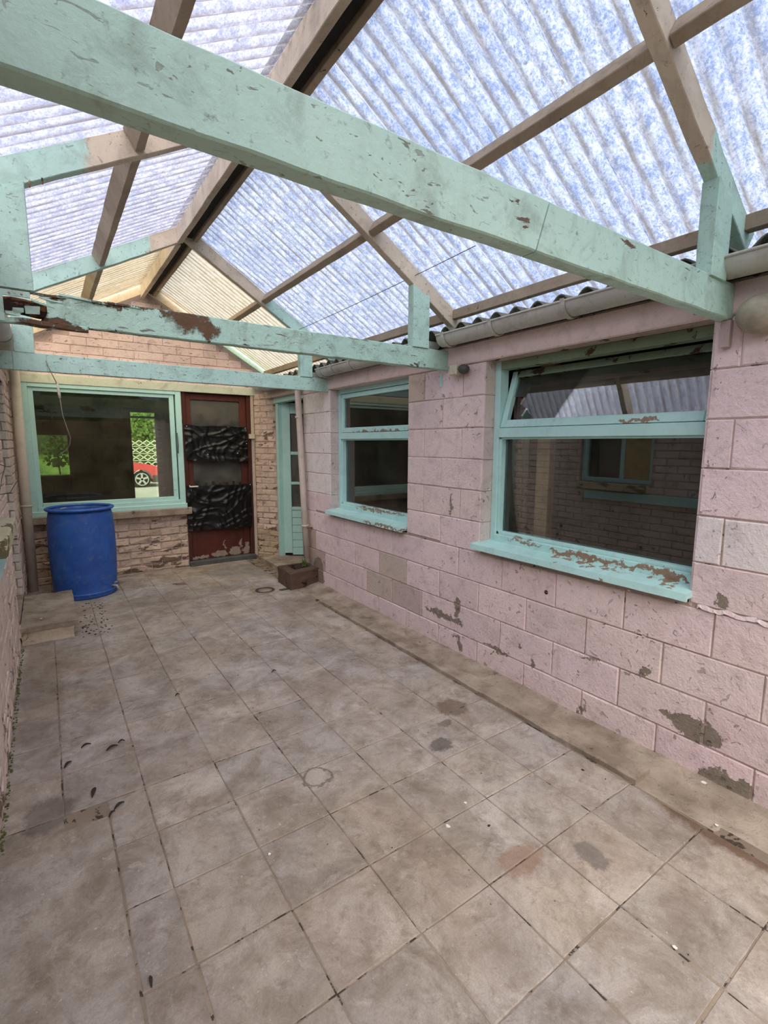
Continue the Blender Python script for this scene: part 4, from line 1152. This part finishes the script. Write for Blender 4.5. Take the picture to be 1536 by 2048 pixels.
rb = empty('wall_back_room', (1, 9.5, 0), kind='structure')
FBR = Frame((0, 9.5, 0), (1, 0, 0), (0, -1, 0))
HBR = [(1.25, 1.66, .0, 2.03), (-.28, .32, .98, 1.62)]
backing(FBR, (-1.8, 3.2), (0, 2.3), HBR, -.15, 0, rb, M['brown_room'], 'wall')
masonry(FBR, (-.8, 2.4), (.5, 2.1), .22, .45, (0, .22), HBR, rb, M['brown_room'], 'block', gap=.01, bev=.006, jit=.002, proud=.02)
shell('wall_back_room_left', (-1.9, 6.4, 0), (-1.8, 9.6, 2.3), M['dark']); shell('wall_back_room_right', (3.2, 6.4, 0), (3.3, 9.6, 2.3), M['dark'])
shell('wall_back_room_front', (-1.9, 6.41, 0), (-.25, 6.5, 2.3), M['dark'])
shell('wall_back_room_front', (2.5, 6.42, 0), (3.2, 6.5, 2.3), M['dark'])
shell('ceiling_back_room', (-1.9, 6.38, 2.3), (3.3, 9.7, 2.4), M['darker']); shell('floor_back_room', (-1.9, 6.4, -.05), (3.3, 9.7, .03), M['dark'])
fr_ = empty('trim_1', (1.45, 9.5, 0), kind='structure')
fbox('frame', FBR, 1.16, 1.25, 0, 2.1, -.15, .03, M['darker'], fr_); fbox('frame', FBR, 1.66, 1.72, 0, 2.1, -.15, .03, M['rot'], fr_); fbox('frame', FBR, 1.16, 1.72, 2.03, 2.1, -.15, .03, M['grey_dark'], fr_)
fbox('transom', FBR, 1.25, 1.66, 1.93, 1.96, -.15, .02, M['darker'], fr_)
fbox('frame', FBR, -.32, .36, .93, .98, -.1, .05, M['post_in'], fr_)
tag(box('inner_door', (1.72, 9.0, .03), (2.3, 9.04, 2.0), M['darker'], None), 'dark inner door leaf standing open beside the bright doorway', 'door')
ch = empty('wooden_chair', (.0, 8.6, 0), 'dark wooden chair back seen dimly through the back window', 'chair')
for x in (-.22, .18): box('leg', (x, 8.55, .03), (x + .04, 8.59, 1.02), M['frame_red'], ch)
box('backrest', (-.2, 8.555, .95), (.2, 8.58, 1.02), M['frame_red'], ch); box('backrest', (-.2, 8.555, .75), (.2, 8.58, .79), M['frame_red'], ch)
box('slat', (.05, 8.56, .79), (.09, 8.575, .95), M['frame_red'], ch)
box('seat', (-.22, 8.15, .44), (.22, 8.59, .48), M['frame_red'], ch)
for x in (-.22, .18): box('leg', (x, 8.15, .03), (x + .04, 8.19, .44), M['frame_red'], ch)
tb = empty('table', (.1, 7.6, 0), 'dark table inside the room behind the back window', 'table')
box('tabletop', (-.6, 7.3, .70), (.62, 7.9, .735), M['frame_red'], tb)
for (x, y) in ((-.55, 7.35), (.55, 7.35), (-.55, 7.82), (.55, 7.82)): box('leg', (x, y, .03), (x + .04, y + .04, .70), M['frame_red'], tb)
# left room behind the left wall
rl = empty('wall_room_left', (-1, 3, 0), kind='structure')
box('wall', (-1.9, 1.5, 0), (-1.8, 6.3, 2.3), M['dark'], rl, bev=0); box('wall', (-1.9, 1.4, 0), (-.46, 1.5, 2.3), M['dark'], rl, bev=0)
box('room_ceiling', (-1.9, 1.4, 2.28), (-.46, 6.4, 2.32), M['darker'], rl, bev=0); box('room_floor', (-1.9, 1.4, -.05), (-.46, 6.4, .0), M['dark'], rl, bev=0)

# ------------------------------------------------------------------ OUTSIDE
gnd = bmesh.new(); add_box(gnd, (-30, -20, -.5), (40, 45, -.205)); tag(link('ground', gnd, M['grass'], None), kind='structure')
tag(box('road', (-12, 16.5, -.3), (30, 30, -.13), M['road'], None, bev=0), kind='structure')
tag(box('pavement', (-1.5, 9.7, -.3), (6, 16.5, -.12), M['road'], None, bev=0), kind='structure')
# grassy bank seen through the far window
bm = bmesh.new(); vs = {}
for i in range(31):
    for j_ in range(21):
        x, y = -2.2 + i * .1, 11 + j_ * .2
        vs[i, j_] = bm.verts.new((x, y, -.2 + 1.35 * min(1, j_ / 8) + .1 * noise.noise(Vector((x * 2, y * 2, 0)))))
for i in range(30):
    for j_ in range(20): bm.faces.new((vs[i, j_], vs[i+1, j_], vs[i+1, j_+1], vs[i, j_+1]))
for k in range(2600):
    x, y = random.uniform(-2.1, .7), random.uniform(11.1, 14.5)
    z = -.2 + 1.35 * min(1, (y - 11) / 1.6); h = random.uniform(.05, .12)
    v = [bm.verts.new((x - .008, y, z)), bm.verts.new((x + .008, y, z)), bm.verts.new((x + random.uniform(-.03, .03), y, z + h))]
    bm.faces.new(v)
tag(link('grass_bank', bm, M['grass'], None), 'green grass bank seen through the far window', 'grass', kind='stuff')
bm = bmesh.new()
for k in range(260):
    c0 = Vector((.18 + random.gauss(0, .09), 10.2 + random.gauss(0, .08), random.uniform(1.1, 1.9)))
    a = random.uniform(0, 6.28); r = random.uniform(.02, .045); u = Vector((math.cos(a), random.uniform(-.4, .4), math.sin(a))) * r; w = Vector((-math.sin(a), random.uniform(-.4, .4), math.cos(a))) * r * .7
    bm.faces.new([bm.verts.new(c0 + u), bm.verts.new(c0 + w), bm.verts.new(c0 - u), bm.verts.new(c0 - w)])
bush = empty('climbing_plant', (.18, 10.2, -.2), 'bright green climbing plant outside the far window', 'plant')
link('foliage', bm, M['leaf'], bush)
tube('stem', [(.18, 10.2, -.2), (.2, 10.2, .8), (.16, 10.2, 1.8)], .012, M['rot'], bush, n=6)
tag(box('thicket', (-4, 15.2, -.2), (.9, 16.0, 3.2), simple('sky_blocking_thicket', (54, 74, 36), .9, var=.4, scale=7), None, bev=.1), 'dark green thicket added behind the grass bank to shut out the sky', 'thicket')  # added so that dark green, not sky, shows above the bank
# car
car = empty('car', (2.2, 20.5, -.13), 'red car parked in the street, silver front wheel seen through doorway', 'car')
wx = 2.89
top = [(-.85, .25), (-.9, .6), (-.6, .80), (-.35, .86), (.2, 1.25), (1.2, 1.28), (1.9, .90), (2.6, .80), (3.2, .70), (3.55, .60), (3.62, .40), (3.6, .1)]
bm = bmesh.new()
def arch(cx, r=.36): return [(cx + r * math.cos(a), .17 + r * math.sin(a)) for a in [PI * k / 10 for k in range(11)]]
bot = [(3.3, .03)] + arch(wx) + [(2.5, .03), (.75, .03)] + arch(.35) + [(-.2, .03), (-.8, .1)]
pl = top + bot
f0 = [bm.verts.new((x, 20.0, z)) for x, z in pl]; f1 = [bm.verts.new((x, 21.6, z)) for x, z in pl]
bm.faces.new(f0); bm.faces.new(f1[::-1])
for k in range(len(pl)): bm.faces.new((f0[k], f0[(k+1) % len(pl)], f1[(k+1) % len(pl)], f1[k]))
link('body', bm, M['car'], car)
bm = bmesh.new()
for poly in ([(.28, .92), (.4, 1.2), (1.0, 1.22), (1.0, .92)], [(1.06, .92), (1.06, 1.22), (1.2, 1.22), (1.75, .92)]):
    a = [bm.verts.new((x, 19.99, z)) for x, z in poly]; c = [bm.verts.new((x, 20.0, z)) for x, z in poly]
    bm.faces.new(a); 
    for k in range(4): bm.faces.new((a[k], a[(k+1) % 4], c[(k+1) % 4], c[k]))
link('side_window', bm, M['tyre'], car)
box('bumper', (3.25, 19.98, .04), (3.66, 21.62, .32), M['grey_dark'], car, bev=.03)
for cx in (wx, .35):
    Tm = Matrix.Translation((cx, 20.06, .17)) @ Matrix.Rotation(PI / 2, 4, 'X')
    bm = bmesh.new(); bmesh.ops.create_cone(bm, cap_ends=True, segments=32, radius1=.30, radius2=.30, depth=.2, matrix=Tm)
    wh = link('wheel', bm, M['tyre'], car)
    bm = bmesh.new(); add = []
    n = 24
    for k in range(n):
        a, b = 2*PI*k/n, 2*PI*(k+1)/n
        q = [Vector((cx + r * math.cos(t), 19.945, .17 + r * math.sin(t))) for r, t in ((.235, a), (.235, b), (.20, b), (.20, a))]
        bm.faces.new([bm.verts.new(v) for v in q])
    for k in range(5):
        a = 2*PI*k/5 + PI / 2
        add_beam(bm, (cx, 19.95, .17), (cx + .21 * math.cos(a), 19.95, .17 + .21 * math.sin(a)), .07, .02, up=(0, 1, 0), bev=.004)
    link('alloy_rim', bm, M['alloy'], wh)
# pierced white screen-block wall and hedge behind the car
bm = bmesh.new()
for i in range(16):
    for k in range(6):
        cx = .6 + i * .3; cz = .0 + k * .3
        for s_ in (-1, 1):
            for t_ in (-1, 1):
                add_beam(bm, (cx + s_ * .15, 23, cz), (cx, 23, cz + t_ * .11), .09, .035, up=(0, 0, 1), bev=.004)
        add_box(bm, (cx - .15, 22.96, cz - .15), (cx + .15, 23.04, cz - .128))
tag(link('screen_wall', bm, M['screen'], None), 'white pierced screen-block wall across the street behind the red car', 'wall', group=None)
hd = empty('hedge', (3, 24, -.13), 'green hedge rising behind the white pierced wall', 'hedge')
bm = bmesh.new()
for k in range(5200):
    c0 = Vector((random.uniform(.6, 5.6), 24.7 + random.gauss(0, .3), random.uniform(.6, 2.95)))
    a = random.uniform(0, 6.28); r = random.uniform(.05, .10); u = Vector((math.cos(a), random.uniform(-.6, .6), math.sin(a))) * r; w = Vector((-math.sin(a), random.uniform(-.6, .6), math.cos(a))) * r * .7
    bm.faces.new([bm.verts.new(c0 + u), bm.verts.new(c0 + w), bm.verts.new(c0 - u), bm.verts.new(c0 - w)])
link('foliage', bm, M['leaf'], hd)
box('hedge_core', (.6, 24.8, -.15), (5.6, 25.3, 2.6), simple('dark_hedge', (50, 72, 34), .9, var=.3, scale=5), hd, bev=.1)

# yard behind the viewpoint, mirrored in the back window
tag(box('wall_front', (-4, -3.7, -.2), (7, -3.5, 2.1), M['brown_room'], None, bev=0), kind='structure')
bm = bmesh.new()
for k in range(60):
    c0 = Vector((random.uniform(-5, 8), -6.2 + random.uniform(-.5, .5), random.uniform(.6, 4.2))); r = random.uniform(.7, 1.1)
    bmesh.ops.create_icosphere(bm, subdivisions=2, radius=r, matrix=Matrix.Translation(c0))
for v in bm.verts: v.co += noise.noise_vector(v.co * 3) * .35
tag(link('tall_hedge', bm, simple('dark_hedge_leaves', (70, 96, 44), .9, var=.35, scale=9, bump=.8), None), 'tall dark hedge behind the yard wall, only mirrored in the back window', 'hedge')
